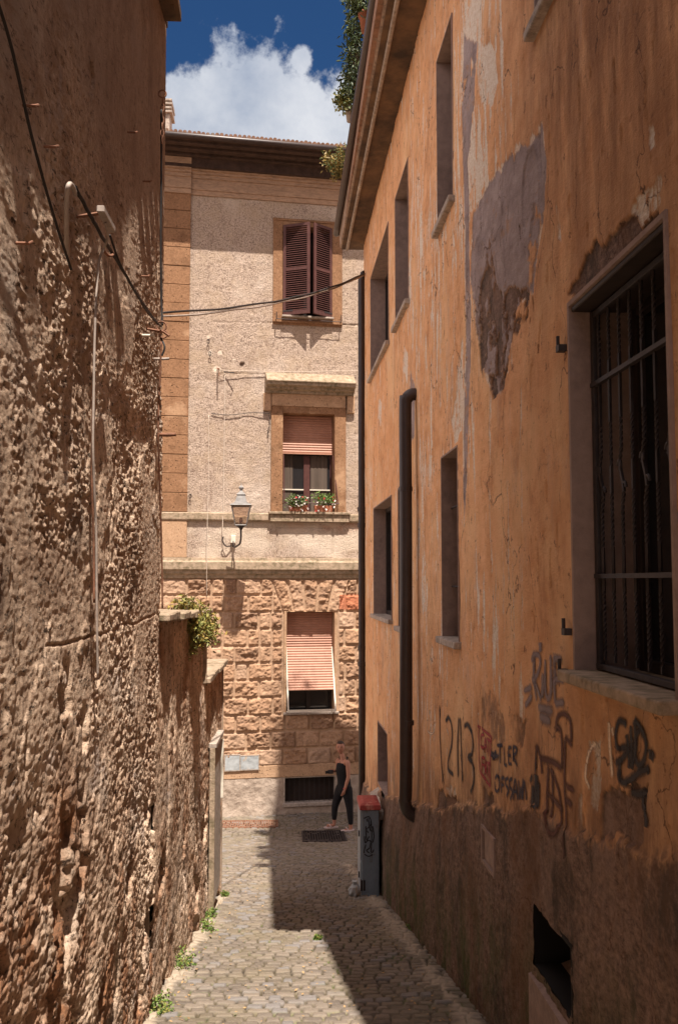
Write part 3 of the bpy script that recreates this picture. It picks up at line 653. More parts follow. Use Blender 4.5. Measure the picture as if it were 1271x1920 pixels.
def wallR(s, z):
    ws = s+.05*fbm(s*4, z*2.5, 1, 4, .6)*.5; wz = z+.16*fbm(s*5+7, z*2.5, 3, 4, .65)*.6
    ws = ws+.012*fbm(s*30, z*9, 5, 3)
    f = lambda L: np.max([inpoly(ws, wz, P) for P in L], axis=0).astype(float)
    grey = f(GREY); coarse = np.maximum(f(COARSE[1:2]+COARSE[4:]), f(COARSE[:1])*(fbm(s*8, z*6, 10, 5, .7) < .13+.0*z)); white = f(WHITE)
    wz2 = z+.12*fbm(s*7+1, z*3.1, 9, 5, .65); ws2 = s+.045*fbm(s*8+3, z*3+2, 8, 4, .6); g2 = np.max([inpoly(ws2, wz2, P) for P in GREY], axis=0).astype(float)
    isl = (fbm(s*7+8, z*4.2, 3, 5, .65) > .34).astype(float); rim = np.abs(g2-grey)*(fbm(s*11, z*6, 7, 4, .65) > -.12); grey = grey*g2*(1-isl*(fbm(s*1.7, z*1.3, 2, 2) > -.1))
    coarse = np.maximum(coarse, f([[(a+.1*(a-sum(q[0] for q in P)/len(P))/.1*.3, c) for a, c in P] for P in COARSE[2:4]])*sst(-.25, .35, fbm(s*9, z*7, 6, 5, .7))*.7)
    reg = sst(CZ-1.5, CZ+.5, z)*(1-.0*s)
    fl = fbm(s*16+2, z*2.0, 7, 5, .68)+.28*fbm(s*1.3, z*.7, 9, 3)+.42*np.exp(-((s-5.6)/.8)**2)*sst(1.5, 3.3, z-CZ)+.12*np.exp(-((s-7.6)/1.3)**2)
    fl2 = sst(.27, .34, fl-.06*(1-reg))
    under = fbm(s*20+2, z*4.5, 4, 6, .72)
    white = np.maximum(np.maximum(white*sst(-.22, -.10, under), rim*.8), fl2*(s > 4.6)*sst(.0, .2, z-plinth_z(s)))
    pz = plinth_z(s)+.09*fbm(s*1.1, s*0+1, 2, 5, .5)+.05*fbm(s*12, z*12, 6, 5, .75)
    pl = sst(.012, -.012, z-pz) if False else 1-sst(-.012, .012, z-pz)
    coarse = np.maximum(coarse, pl)
    # relief
    h = .009*fbm(s*.9, z*.8, 2, 3)+.004*fbm(s*4.5, z*2.4, 5, 4)
    peel = np.clip(grey+white, 0, 1)*(1-pl)
    h = h-.006*peel-.010*coarse*(1-pl)
    h = h-.006*(fbm(s*20, z*5, 8, 3) > .56)*(1-pl)*(1-coarse)
    h = h+pl*(.012+.017*np.clip(s-4.2, 0, 4.5)*sst(0, 1.0, pz-z+.35)+.007*fbm(s*24, z*20, 4, 3)+.010*fbm(s*6, z*4, 6, 3))
    # curling flakes on the grey coat
    fk = np.exp(-(fbm(s*3.1+4, z*1.6+2, 10, 3)/.03)**2)*grey*(1-coarse); h = h+.010*fk
    bl = sst(.1, .5, fbm(s*2.3+1, z*1.4, 11, 3))*.004; h = h+bl
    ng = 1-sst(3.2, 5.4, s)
    near_top_dark = np.clip(ng*sst(.2, 3, z-CZ)*.9+.5*sst(0, .35, fbm(s*1.2+3, z*.5, 6, 3))*sst(4.6, 3.6, s) if False else ng*sst(.2, 3.0, z-CZ)*.9+.35*ng, 0, 1)  # darker brown towards the near end and top of this wall
    moss = np.clip((1-sst(.1, .9, z-gz(s)))*.95*sst(-.2, .3, fbm(s*1.5, z*.7, 3, 3)+.15), 0, 1)
    stain = sst(.75, .0, z-pz)*(1-pl)*.9
    cw2 = 1-sst(-.035, .035, z-pz+.05*fbm(s*30, z*30, 9, 4, .75))
    coarse = np.maximum(coarse*(1-pl), cw2)
    return h, dict(stain=stain, grey=grey*(1-coarse), coarse=coarse, white=white*(1-coarse)*(1-grey), near_top_dark=near_top_dark, moss=moss)
def HRs(s, z): return float(wallR(np.array([[s]]), np.array([[z]]))[0][0, 0])
ex_s = sorted({round(v, 5) for w in WR.values() for v in w[:2]}); ex_z = sorted({round(v, 5) for w in WR.values() for v in w[2:]})
def cum(a, b, f):
    L = [a]
    while L[-1] < b: L.append(L[-1]+f(L[-1]))
    return L[:-1]+[b]
def merge(L, ex, tol):
    L = [v for v in L if all(abs(v-e) > tol for e in ex)]; return np.array(sorted(L+list(ex)))
S = merge(cum(2.55, REND, lambda s: .0075+.0016*max(0, s-4)), ex_s, .003); Z = merge(list(np.arange(gzf(REND)-.25, CZ+4.4, .0105))+list(np.arange(CZ+4.41, RTOP, .02)), ex_z, .004)
sg, zg = np.meshgrid(S, Z, indexing='ij'); H, at = wallR(sg, zg)
holes = list(WR.values())
# keep the wall flat on the window edges
grid('wall', RW, S, Z, H, 'right', rb, holes=holes, attrs=at, flip=True, keep=lambda s_, z_: (z_ < CZ+4.15) | (s_ > 4.72))
b = MB(); b.fbox(RW, -6, 2.55, CZ-3.2, CZ+4.1, -.4, .0); b.build('rear_wall', 'wall_plain', rb)
b = MB(); b.fbox(RW, -6, 4.74, 0, CZ+4.1, -7, -.6); b.fbox(RW, 4.75, REND-.01, 0, RTOP, -7, -.6); b.build('building_core', 'room', rb)
b = MB(); b.fbox(RW, REND-.2, REND+.003, 0, RTOP, -7, -.02); b.build('end_wall', 'wall_plain', rb)
def opening(key, depth, label=None, sill=.05, fr=True, edge=.012, mat='reveal'):
    s0, s1_, z0, z1 = WR[key]
    w = thing_part = MB(); e = edge
    P = RW; o1 = .008
    w.fbox(P, s0-e, s0, z0-e, z1+e, -depth-.02, o1); w.fbox(P, s1_, s1_+e, z0-e, z1+e, -depth-.02, o1)
    w.fbox(P, s0, s1_, z1, z1+e, -depth-.02, o1); w.fbox(P, s0, s1_, z0-e, z0, -depth-.02, o1)
    wo = w.build('window', mat, rb)
    if label: wo['label'] = label
    if fr:
        t = .05; f = MB(); d0, d1 = -depth-.05, -depth
        f.fbox(P, s0, s0+t, z0, z1, d0, d1); f.fbox(P, s1_-t, s1_, z0, z1, d0, d1); f.fbox(P, s0+t, s1_-t, z1-t, z1, d0, d1); f.fbox(P, s0+t, s1_-t, z0, z0+t, d0, d1)
        c = (s0+s1_)/2; f.fbox(P, c-.03, c+.03, z0+t, z1-t, d0, d1+.006); f.build('frame', 'darkwood', wo, bevel=.003)
        MB().fbox(P, s0, s1_, z0, z1, d0-.01, d0+.012).build('pane', 'glass', wo)
    if sill:
        b_ = MB(); b_.fbox(P, s0-.05, s1_+.06, z0-.045, z0+.004, -depth, sill); b_.build('sill', 'stone', wo, bevel=.006)
    return wo
opening('up1', .17, 'upper window nearest the viewer in its plastered recess'); opening('up2', .17, 'middle upper window of the orange wall'); opening('up3', .19, 'farthest upper window, near the corner')
opening('top0', .17, 'topmost near window cut by the upper edge of the picture')
opening('lo1', .15, 'slender middle floor window with a thin bar'); opening('lo2', .15, 'middle floor window half hidden by the drainpipe'); opening('lo3', .15, 'far middle floor window near the corner')
s0, s1_, z0, z1 = WR['lo1']
for zz in (z0+(z1-z0)*.28, z0+(z1-z0)*.72): MB().tube([RW(s0, zz, -.07), RW(s1_, zz, -.07)], .008, 6).build('window_bar', 'iron', rb)
wl = opening('low', .16, 'small low window with a steep worn stone sill', sill=0)
s0, s1_, z0, z1 = WR['low']; b = MB(); b.hexa([RW(s0-.03, z0-.20, .10), RW(s1_+.03, z0-.20, .10), RW(s1_+.03, z0-.2, -.15), RW(s0-.03, z0-.2, -.15), RW(s0-.03, z0-.14, .10), RW(s1_+.03, z0-.14, .10), RW(s1_+.03, z0+.03, -.15), RW(s0-.03, z0+.03, -.15)]); b.build('sill', 'stone', wl)
# cellar opening
s0, s1_, z0, z1 = WR['cellar']; ce = opening('cellar', .42, 'dark empty cellar opening in the base of the wall', sill=0, fr=False, edge=.02, mat='room')  # reveal coloured near black to stand in for the shade inside
MB().fbox(RW, s0-.02, s1_+.02, z0-.02, z1+.02, -.46, -.44).build('shade_back_panel', 'room', ce)
b = MB(); b.hexa([RW(s0-.02, z0-.3, .035), RW(s1_+.02, z0-.3, .035), RW(s1_+.02, z0-.3, -.42), RW(s0-.02, z0-.3, -.42), RW(s0-.02, z0-.05, .035), RW(s1_+.02, z0-.05, .035), RW(s1_+.02, z0+.10, -.42), RW(s0-.02, z0+.10, -.42)]); b.build('sill', 'reveal', ce)
s0, s1_, z0, z1 = WR['hatch']
hb = MB(); hb.fbox(RW, s0, s1_, z0, z1, -.03, .014); h_o = hb.build('hatch', 'reveal', rb, bevel=.004); h_o['label'] = 'small grey meter hatch sunk in the dark base'
f = MB(); t = .02; f.fbox(RW, s0-t, s0-.001, z0-t, z1+t, -.03, .03); f.fbox(RW, s1_+.001, s1_+t, z0-t, z1+t, -.03, .03); f.fbox(RW, s0, s1_, z1+.001, z1+t, -.03, .028); f.fbox(RW, s0, s1_, z0-t, z0-.001, -.03, .028); f.build('frame', 'reveal', h_o)
# big barred window
s0, s1_, z0, z1 = WR['big']
bw = opening('big', .26, 'large barred window nearest the viewer with twisted iron grille', sill=0, edge=.02)
MB().fbox(RW, s0-.03, s1_+.03, z0-.04, z0+.005, -.262, .075).build('sill', 'moss_stone', bw, bevel=.008, seg=2)
b = MB(); b.fbox(RW, s0+.002, s1_-.002, z1-.025, z1-.002, -.25, -.004); b.build('lintel', 'darkwood', bw, bevel=.004)
gr_o = -.09; gm = MB(); t = .022; gm.fbox(RW, s0+.041, s1_-.051, z1-.06, z1-.035, gr_o-.012, gr_o+.012)
gm.fbox(RW, s1_-.05, s1_-.015, z0+.01, z1-.03, gr_o-.012, gr_o+.012); gm.fbox(RW, s0+.015, s0+.04, z0+.01, z1-.03, gr_o-.012, gr_o+.012); gm.fbox(RW, s0+.015, s1_-.015, z0+.012, z0+.035, gr_o-.012, gr_o+.014)
grille = gm.build('grille', 'iron', bw, bevel=.002)
for fz in (.255, .775): zz = z0+(z1-z0)*fz; MB().fbox(RW, s0+.02, s1_-.02, zz-.009, zz+.009, gr_o-.004, gr_o+.018).build('crossbar', 'iron', grille)
def twist_bar(s, scroll):
    mb = MB(); zz = list(np.arange(z0+.05, z1-.04, .006)); zm = z0+(z1-z0)*.505; rows = []
    for z in zz:
        fr = (z-z0)/(z1-z0); tw = ((.05 < fr < .22) or (.33 < fr < .47) or (.54 < fr < .66) or (.82 < fr < .94))
        ds = 0; do = 0
        if scroll:
            d = (z-zm)
            if abs(d) < .11: ds = .016*math.sin(d/.11*math.pi); do = 0
        rows.append((s+ds, z, tw))
    ang = 0; b0 = len(mb.v); r = .0078
    for (a, z, tw) in rows:
        if tw: ang += .42
        for k in range(4):
            q = ang+math.pi/4+k*math.pi/2; mb.v.append(RW(a+r*math.cos(q), z, gr_o+r*math.sin(q)))
    for i in range(len(rows)-1):
        for k in range(4): k2 = (k+1) % 4; mb.f.append((b0+i*4+k, b0+i*4+k2, b0+i*4+4+k2, b0+i*4+4+k))
    if scroll:
        for sgn in (-1, 1):
            pts = [RW(s+.022*sgn+.018*math.cos(t_)*sgn*(1-t_/9), zm+.045*sgn+.026*math.sin(t_)*(1-t_/9), gr_o) for t_ in np.linspace(0, 5, 14)]; mb.tube(pts, .006, 6)
    return mb.build('bar', 'iron', grille)
N = 8
for i in range(N): twist_bar(s0+.03+(s1_-s0-.07)*(i+.6)/N, i in (1, 3, 5, 7))
for zz in (z0+.16, z1-.3): MB().fbox(RW, s0-.004, s0+.03, zz, zz+.09, gr_o-.01, gr_o+.05).build('hinge', 'rusty', grille)
for (px, py) in [(1060, 650), (1071, 1182), (1063, 1258)]:
    s_, z_ = pR(px, py); m_ = MB(); m_.fbox(RW, s_-.012, s_+.03, z_-.02, z_+.008, -.01, .035); m_.tube([RW(s_+.02, z_, .028), RW(s_+.02, z_+.05, .028)], .008, 6)
    pc = m_.build('shutter_hinge_pin', 'iron', rb)
# roof edge, soffit and board
XE = lambda s: float(np.interp(s, [4, 8.35, 13.4], [.80, .77, .71]))
ysE = list(np.arange(4.75, 13.2, .4))+[13.42]
b = MB(); bf = MB(); bt = MB()
zs = RTOP
for a, c in zip(ysE[:-1], ysE[1:]):
    xa, xc = XE(a), XE(c)
    b.hexa([(xa+.02, a, zs), (xc+.02, c, zs), (2.2, c, zs), (2.2, a, zs), (xa+.02, a, zs+.04), (xc+.02, c, zs+.04), (2.2, c, zs+.04), (2.2, a, zs+.04)])
    bf.hexa([(xa-.0, a, zs+.03), (xc-.0, c, zs+.03), (xc+.028, c, zs+.02), (xa+.028, a, zs+.02), (xa-.02, a, zs+.28), (xc-.02, c, zs+.28), (xc+.03, c, zs+.28), (xa+.03, a, zs+.28)])
b.build('soffit', 'soffit', rb); bf.build('fascia', 'fascia', rb)
gpts = [Vector((XE(a)-.055, a, zs+.24)) for a in ysE]
g_ = MB().tube(gpts, .05, 10).build('gutter', 'brown_pipe', rb, smooth=True)
mbm = MB(); mbm.tube([(XE(a)+.10, a, zs-.008) for a in ysE], .022, 6); mbm.build('soffit_moulding', 'stone', rb)
# unseen upper storey and eaves, added to cast the shadow on the palazzo
b = MB(); b.box(1.75, 7, 4.8, 13.1, zs+.3, CZ+9.4); b.build('shadow_storey', 'wall_plain', rb)
XU = 1.15
b = MB(); b.box(XU, 7.2, 4.75, 13.35, CZ+9.4, CZ+9.62); b.build('shadow_eave', 'soffit', rb)
b = MB(); b.box(.72, 7, 4.76, 13.2, zs+.045, zs+.29); b.build('terrace_floor', 'tile', rb)
m_ = MB(); foliage(m_, [Vector((XU+random.uniform(-.12, .5), random.uniform(8, 13.4), CZ+9.6+random.uniform(0, .55))) for _ in range(60)], .28, 40, .09, .5); m_.build('shadow_foliage', 'leaf_a', rb)  # unseen foliage added to dapple the shadow edge
b = MB(); b.fbox(RW, -6, 4.74, CZ+4.101, CZ+4.16, -7, .03); b.hexa([(1.135, 1.5, CZ+4.17), (1.135, 4.7, CZ+4.17), (4, 4.7, CZ+4.17), (4, 1.5, CZ+4.17), (1.18, 1.5, CZ+4.3), (1.135, 4.7, CZ+5.7), (4, 4.7, CZ+5.7), (4, 1.5, CZ+4.3)]); b.build('roof_and_shadow_wedge', 'tile', rb)  # roof slab plus an unseen wedge added to shape the street shadow
# terrace railing
rl = MB()
for a in np.arange(11.2, 13.3, .12): rl.tube([(XE(a)+.01, a, zs+.27), (XE(a)+.01, a, zs+.80)], .008, 5)
for hz in (.5, .80): rl.tube([(XE(11)+.01, 11.1, zs+hz), (XE(13)+.01, 13.3, zs+hz)], .01, 6)
rl.build('railing', 'iron', rb)
# drainpipes
cx = pY(677, 600, 13.13)
dp = MB(); path = [(XE(13.2)-.0, 13.18, zs+.1), (cx.x+.12, 13.16, zs-.15), (cx.x+.15, 13.16, zs-.45), (cx.x+.05, 13.14, CZ+4.5-.02), (cx.x, 13.13, CZ+4.3), (cx.x, 13.13, 2.2), (cx.x+.01, 13.13, .75)]
path = [(cx.x+.09, 13.14, CZ+4.45), (cx.x+.03, 13.13, CZ+4.42), (cx.x, 13.13, CZ+4.32), (cx.x, 13.13, 3), (cx.x, 13.13, .7)]
dpo = dp.tube(path, .046, 12).build('drainpipe', 'brown_pipe', rb, smooth=True); dpo['label'] = 'narrow dark drainpipe at the far corner'
for py in (955, 985, 1215, 1245): zz = pY(677, py, 13.13).z; MB().tube([(cx.x, 13.13, zz-.03), (cx.x, 13.13, zz+.03)], .058, 12).build('clamp', 'brown_pipe', dpo)
zz = pY(677, 960, 13.13).z; MB().tube([(cx.x+.02, 13.13, zz-.08), (cx.x+.12, 13.15, zz+.02)], .035, 8).build('branch', 'brown_pipe', dpo)
c2 = pR(763, 760, .08); sP = pR(766, 1000, .075)[0]
za = pR(763, 742, .075)[1]; zb = pR(768, 1538, .10)[1]
pth = smooth_path([RW(sP, za+.0, -.03), RW(sP, za-.0, .04), RW(sP, za-.04, .085), RW(sP, za-.13, .10), RW(sP, za-1.2, .10), RW(sP, zb+.4, .11), RW(sP, zb+.12, .12), RW(sP, zb+.02, .07), RW(sP, zb-.02, -.02)], 5)
dp2 = MB().tube(pth, .056, 14).build('drainpipe', 'brown_pipe', rb, smooth=True); dp2['label'] = 'thick dark drainpipe bending out of the middle of the orange wall'
for py in (915, 1355): zz = pR(765, py, .09)[1]; MB().tube([RW(sP, zz-.02, .10), RW(sP, zz+.02, .10)], .062, 14).build('collar', 'brown_pipe', dp2)

# graffiti
def zA(p): return (840+p[0]/2.949, 1160+p[1]/2.949)
def zB4(p): return (640+p[0]/3.026, 1200+p[1]/3.026)
def stroke_mesh(strokes, conv, width, P, pconv, hfun):
    V = []; F = []; E = []
    for st in strokes:
        w = width
        if isinstance(st, tuple): w, st = st
        pts = [pconv(*conv(p)) for p in st]; pts = [Vector((a, b_, 0)) for a, b_ in pts]
        if len(pts) == 1: pts.append(pts[0]+Vector((.01, .01, 0)))
        sp = smooth_path(pts, 7) if len(pts) > 2 else [pts[0].lerp(pts[1], t) for t in np.linspace(0, 1, 7)]
        b0 = len(V); cols = 5
        for i, p in enumerate(sp):
            t = (sp[min(i+1, len(sp)-1)]-sp[max(i-1, 0)]); t = t.normalized() if t.length > 1e-6 else Vector((1, 0, 0))
            nn = Vector((-t.y, t.x, 0)); ww = w*(.8+.5*vn(i*.35+b0, 3.3, 2))
            for k in range(cols):
                a = (k/(cols-1)-.5)*2; q = p+nn*ww*.98*a
                V.append(P(q.x, q.y, hfun(q.x, q.y))); E.append((1-abs(a))*(0.55 if i in (0, len(sp)-1) else 1)*1.1)
        for i in range(len(sp)-1):
            for k in range(cols-1):
                F.append((b0+i*cols+k, b0+i*cols+k+1, b0+(i+1)*cols+k+1, b0+(i+1)*cols+k))
    return V, F, E
def graffiti(name, strokes, conv, width, mat, label, parent=rb, P=RW, pconv=pR, hfun=lambda s, z: HRs(s, z)+.0045):
    V, F, E = stroke_mesh(strokes, conv, width, P, pconv, hfun)
    me = bpy.data.meshes.new(name); me.from_pydata(V, [], F); me.update()
    a = me.attributes.new('edge', 'FLOAT', 'POINT'); a.data.foreach_set('value', E)
    o = bpy.data.objects.new(name, me); me.materials.append(MAT[mat]); place(o, parent); o['label'] = label; return o
graffiti('graffiti', [[(478, 190), (472, 320), (490, 455)], [(460, 235), (480, 200), (508, 205), (514, 250), (495, 310), (462, 345)], [(468, 335), (492, 380), (520, 448)], (.05, [(514, 130), (516, 185)]),
    [(528, 300), (524, 440)], [(526, 440), (545, 300)], [(543, 225), (545, 380), (558, 440), (574, 400), (572, 200)], [(592, 215), (590, 350), (596, 470)], [(585, 220), (632, 225)], [(590, 335), (648, 338)], [(594, 470), (645, 462)],
    [(418, 400), (460, 378)], [(425, 485), (462, 425)], (.038, [(500, 488), (582, 512)]), (.038, [(510, 540), (570, 566)])], zA, .03, 'sp_grey', 'grey spray lettering RIUE with dashes around it')
graffiti('graffiti', [[(556, 370), (560, 600), (576, 790)], [(590, 460), (608, 440), (626, 500), (624, 600), (604, 690), (608, 735), (636, 765)], [(664, 440), (659, 600), (662, 780)], [(672, 440), (680, 620), (688, 795)],
    [(698, 490), (722, 482), (745, 560), (742, 640), (720, 665), (746, 710), (750, 800), (732, 870)], (.05, [(685, 775), (690, 795)]), (.05, [(573, 780), (578, 795)])], zB4, .026, 'sp_black', 'tall thin black numerals 1 2 1 3')
graffiti('graffiti', [[(770, 485), (812, 515), (852, 550)], [(852, 550), (846, 700), (846, 832)], [(846, 832), (812, 785), (784, 740)], [(784, 740), (780, 600), (780, 495)],
    [(810, 535), (794, 545), (793, 600), (808, 612)], [(812, 640), (818, 560), (828, 640)], [(814, 605), (826, 605)], [(838, 565), (836, 660)], [(826, 560), (848, 575)],
    [(796, 665), (796, 745)], [(796, 665), (812, 672)], [(796, 705), (810, 710)], [(812, 765), (820, 690), (828, 775)], [(814, 735), (826, 740)], [(838, 700), (838, 790)], [(828, 695), (848, 705)]], zB4, .016, 'sp_red', 'red boxed lettering CAT EAT')
graffiti('graffiti', [[(240, 735), (262, 775)], [(242, 775), (268, 735)], [(250, 730), (252, 785)], [(262, 725), (262, 785)], [(238, 755), (282, 757)], [(240, 745), (276, 770)], [(286, 690), (290, 800)], [(272, 700), (302, 702)],
    [(310, 705), (312, 808)], [(312, 808), (328, 812)], [(336, 712), (336, 802)], [(336, 712), (354, 714)], [(336, 755), (350, 757)], [(336, 802), (354, 804)], [(362, 705), (362, 790)], [(362, 705), (380, 718), (376, 745), (362, 756)], [(362, 756), (384, 818)],
    [(262, 885), (274, 868), (286, 905), (278, 952), (264, 948), (260, 900)], [(296, 880), (296, 965)], [(296, 880), (313, 882)], [(296, 918), (310, 920)], [(335, 882), (319, 892), (322, 922), (336, 945), (324, 985)],
    [(356, 885), (341, 897), (343, 930), (358, 955), (346, 1003)], [(360, 1003), (372, 890), (386, 1005)], [(363, 955), (384, 958)], [(390, 890), (395, 995), (402, 935), (408, 995), (413, 880)], [(412, 1003), (420, 900), (432, 1005)]], zA, .016, 'sp_navy', 'two lines of dark blue lettering with the first letters crossed out')
graffiti('graffiti', [(.05, [(456, 870), (462, 900)]), (.055, [(486, 860), (488, 950), (484, 1050)]), (.045, [(470, 920), (468, 1040)]), (.045, [(500, 900), (498, 1050)]), (.02, [(488, 710), (482, 860)])], zA, .03, 'sp_black', 'black scribbled blot')
graffiti('graffiti', [[(604, 625), (600, 580), (615, 535), (652, 530), (680, 575), (686, 680)], [(602, 600), (625, 618), (632, 700), (630, 832)], [(630, 832), (590, 800), (512, 772)], [(486, 830), (490, 712), (512, 775), (520, 860)],
    [(552, 810), (545, 1000), (560, 1150), (600, 1190), (628, 1120), (610, 950), (560, 830)], [(540, 960), (590, 1010), (635, 1060)], [(572, 830), (575, 1000), (570, 1100)], [(650, 655), (646, 900), (656, 1100), (655, 1330)], [(650, 655), (690, 700)], [(655, 922), (702, 952)], [(650, 1000), (692, 1030)]], zA, .026, 'sp_brown', 'looping brown spray figure running down to the base')
graffiti('graffiti', [[(985, 585), (945, 568), (925, 640), (936, 715), (985, 715), (972, 765), (928, 800)], [(985, 640), (998, 740), (1000, 830)], [(1008, 590), (1014, 760), (1012, 830)], [(1030, 560), (1036, 700), (1016, 830)], [(1030, 556), (1072, 620), (1097, 700), (1082, 785), (1052, 810), (1032, 740), (1042, 640), (1062, 620)],
    [(1116, 720), (1120, 780)], [(1138, 735), (1126, 785)], [(955, 770), (945, 880), (990, 905), (1060, 850), (1112, 830)], [(1100, 810), (1112, 860)], [(1002, 958), (1040, 972), (1092, 958)], [(1066, 960), (1066, 1030), (1095, 1090), (1100, 1155)]], zA, .024, 'sp_black', 'black scrawled tag under the barred window')
graffiti('graffiti', [[(500, 395), (490, 510), (520, 530), (518, 480)], [(598, 340), (602, 380)], [(595, 500), (608, 540)], [(600, 610), (596, 660)]], zB4, .022, 'sp_white', 'faint white chalky marks')
graffiti('graffiti', [[(770, 800), (790, 720), (815, 690)], [(770, 800), (765, 880), (790, 940)], [(890, 570), (895, 700), (912, 880)], [(905, 600), (915, 650)]], zA, .03, 'sp_white', 'faded pale scrawl beside the black tag')

# plants on the terrace edge
def plant_blobs(pts, Y, dy=.3):
    return [pY(x, y, Y+random.uniform(-dy, dy)) for x, y in pts]
def pot(px, py, Y, r, h, label, blobs, rad, cnt, size, mats, mat='terracotta', droop=0., asp=.35):
    c = pY(px, py, Y); t = thing('potted_plant', c, label, 'potted plant', 'plants along the terrace edge')
    MB().lathe(c, [(r*.7, 0), (r, h), (r*1.12, h), (r*1.12, h+.03), (r*.9, h+.03), (r*.85, h-.01)], 14).build('pot', mat, t, smooth=True)
    m = MB()
    for q in blobs: m.tube(smooth_path([c+Vector((0, 0, h)), (c+q)/2+Vector((0, 0, h*.5)), q], 4), .007, 5)
    m.build('stems', 'stem', t)
    m = MB(); foliage(m, blobs, rad, cnt, size, asp, droop); m.build('foliage', mats[0], t)
    m = MB(); foliage(m, blobs, rad, cnt//2, size, asp, droop); m.build('light_foliage', mats[1], t)
pot(657, 228, 11.0, .065, .15, 'round leafed plant in a pale pot at the edge of the roof terrace', plant_blobs([(652, 175), (645, 190), (660, 185), (650, 200), (640, 185)], 11.0, .1), .09, 90, .05, ['leaf_b', 'leaf_a'], 'stone', .3, .6)
pot(672, 165, 10.0, .08, .16, 'tall narrow leaved climber on the roof terrace against the sky', plant_blobs([(668, 150), (662, 140), (655, 150), (668, 110), (660, 120), (665, 80), (672, 95), (655, 95), (670, 55), (662, 60), (668, 40), (660, 165), (674, 130)], 10.0, .25), .10, 80, .075, ['leaf_c', 'leaf_a'], 'terracotta', .9, .28)
pot(688, 60, 8.9, .08, .16, 'overhanging climber at the very top of the picture', plant_blobs([(672, 5), (665, 15), (660, 0), (682, 10), (678, -15), (668, -10)], 8.9, .15), .085, 70, .07, ['leaf_a', 'leaf_c'], 'terracotta', .9, .28)
pot(650, 350, 12.6, .08, .14, 'yellowing trailing plant at the far end of the roof terrace', plant_blobs([(628, 300), (620, 308), (635, 312), (615, 295), (640, 300), (632, 325), (642, 320), (640, 285)], 12.6, .2), .09, 90, .055, ['leaf_d', 'leaf_a'], 'terracotta', .4, .4)

# ================================================================== BACKGROUND BUILDING
fb = thing('palazzo', FW(0, 0), 'old palazzo with pitted stucco and rusticated ground floor closing the end of the street', 'building')
U0, U1 = -5.5, 4.2
def fz(py, px=480): return pF(px, py)[1]
def fu(px, py=900): return pF(px, py)[0]
uq = fu(352)               # right edge of the corner strip
z_top = fz(372); z_led1, z_led0 = fz(962), fz(978); z_m1, z_m0 = fz(1046), fz(1084); z_band1, z_band0 = fz(1437), fz(1459)
A = (fu(530, 500), fu(622, 500), fz(590), fz(420)); B = (fu(530, 870), fu(627, 870), fz(966), fz(773)); Cw = (fu(537, 1240), fu(627, 1240), fz(1337), fz(1148)); D = (fu(534, 1480), fu(628, 1480), fz(1508), fz(1461))
fholes = [A, B, Cw, D]
S = merge(list(np.arange(U0, U1, .02)), [round(v, 5) for h in fholes for v in h[:2]], .006)
Z = merge(list(np.arange(z_m0, z_top+.3, .02)), [round(v, 5) for h in (A, B) for v in h[2:]], .006)
sg, zg = np.meshgrid(S, Z, indexing='ij')
H = .006*fbm(sg*1.5, zg*1.5, 2, 3)+.009*fbm(sg*13, zg*13, 4, 3)
pan = ((zg < z_led0) & (sg > uq))
panel = pan & (sg > fu(522)) & (sg < fu(623)) & (zg > fz(1045)) & (zg < fz(990))
edge_ = pan & (sg > fu(519)) & (sg < fu(626)) & (zg > fz(1047)) & (zg < fz(987)) & ~panel
H = H*np.where(pan, .5, 1)-.02*edge_
rust = np.exp(-((zg-z_led0)/.16)**2)*pan*sst(-.1, .35, fbm(sg*4, zg*3, 5, 3)+.25*(sg > fu(500)))*(sg > fu(505))
smooth_ = np.where(pan, .55*sst(-.2, .3, fbm(sg*2, zg*3, 8, 4)), 0)
for (px, py, r) in [(407, 693, .085), (413, 661, .05), (394, 662, .05), (391, 632, .03), (438, 674, .02)]:
    d = np.hypot(sg-pF(px, py)[0], zg-pF(px, py)[1])+.02*fbm(sg*20, zg*20, 3, 2); smooth_ = np.maximum(smooth_, 1-sst(r*.8, r, d))
d = np.hypot((sg-fu(454, 684)), zg-fz(684)); H = H-.06*(d < .045)
for (x0, y0, x1, y1) in [(397, 603, 690, 610), (400, 700, 500, 702), (640, 608, 690, 612)]:
    a_, b_ = pF(x0, y0), pF(x1, y1); t_ = np.clip((sg-a_[0])/(b_[0]-a_[0]), 0, 1); zz = a_[1]+(b_[1]-a_[1])*t_+.012*fbm(sg*5, sg*0, 2, 3)
    H = H-.012*(np.abs(zg-zz) < .011)*(sg > a_[0])*(sg < b_[0])
grid('stucco_wall', FW, S, Z, H, 'stucco', fb, holes=[A, B], attrs={'rust': .6*rust, 'smooth': smooth_})
# rusticated ground floor
S2 = merge(list(np.arange(U0, U1, .0145)), [round(v, 5) for v in Cw[:2]], .005); Z2 = merge(list(np.arange(z_band1, z_m0+.01, .0145)), [round(v, 5) for v in Cw[2:]], .005)
sg, zg = np.meshgrid(S2, Z2, indexing='ij')
ch_ = (z_m0-z_band1)/11.0; row = np.floor((z_m0-zg)/ch_); fy = (z_m0-zg)/ch_-row
bwid = .49; ofs = (row % 2)*.245+.06*_T[3][row.astype(int) & 255, 4]
cc = np.floor((sg-fu(537)+ofs)/bwid); fx = (sg-fu(537)+ofs)/bwid-cc
split = _T[5][cc.astype(int) & 255, row.astype(int) & 255] > .72
fx2 = np.where(split, (fx*2) % 1, fx); wb = np.where(split, bwid/2, bwid)
d = np.minimum(np.minimum(fx2, 1-fx2)*wb, np.minimum(fy, 1-fy)*ch_)
rid = _T[6][(cc*2+(fx > .5)*split).astype(int) & 255, row.astype(int) & 255]
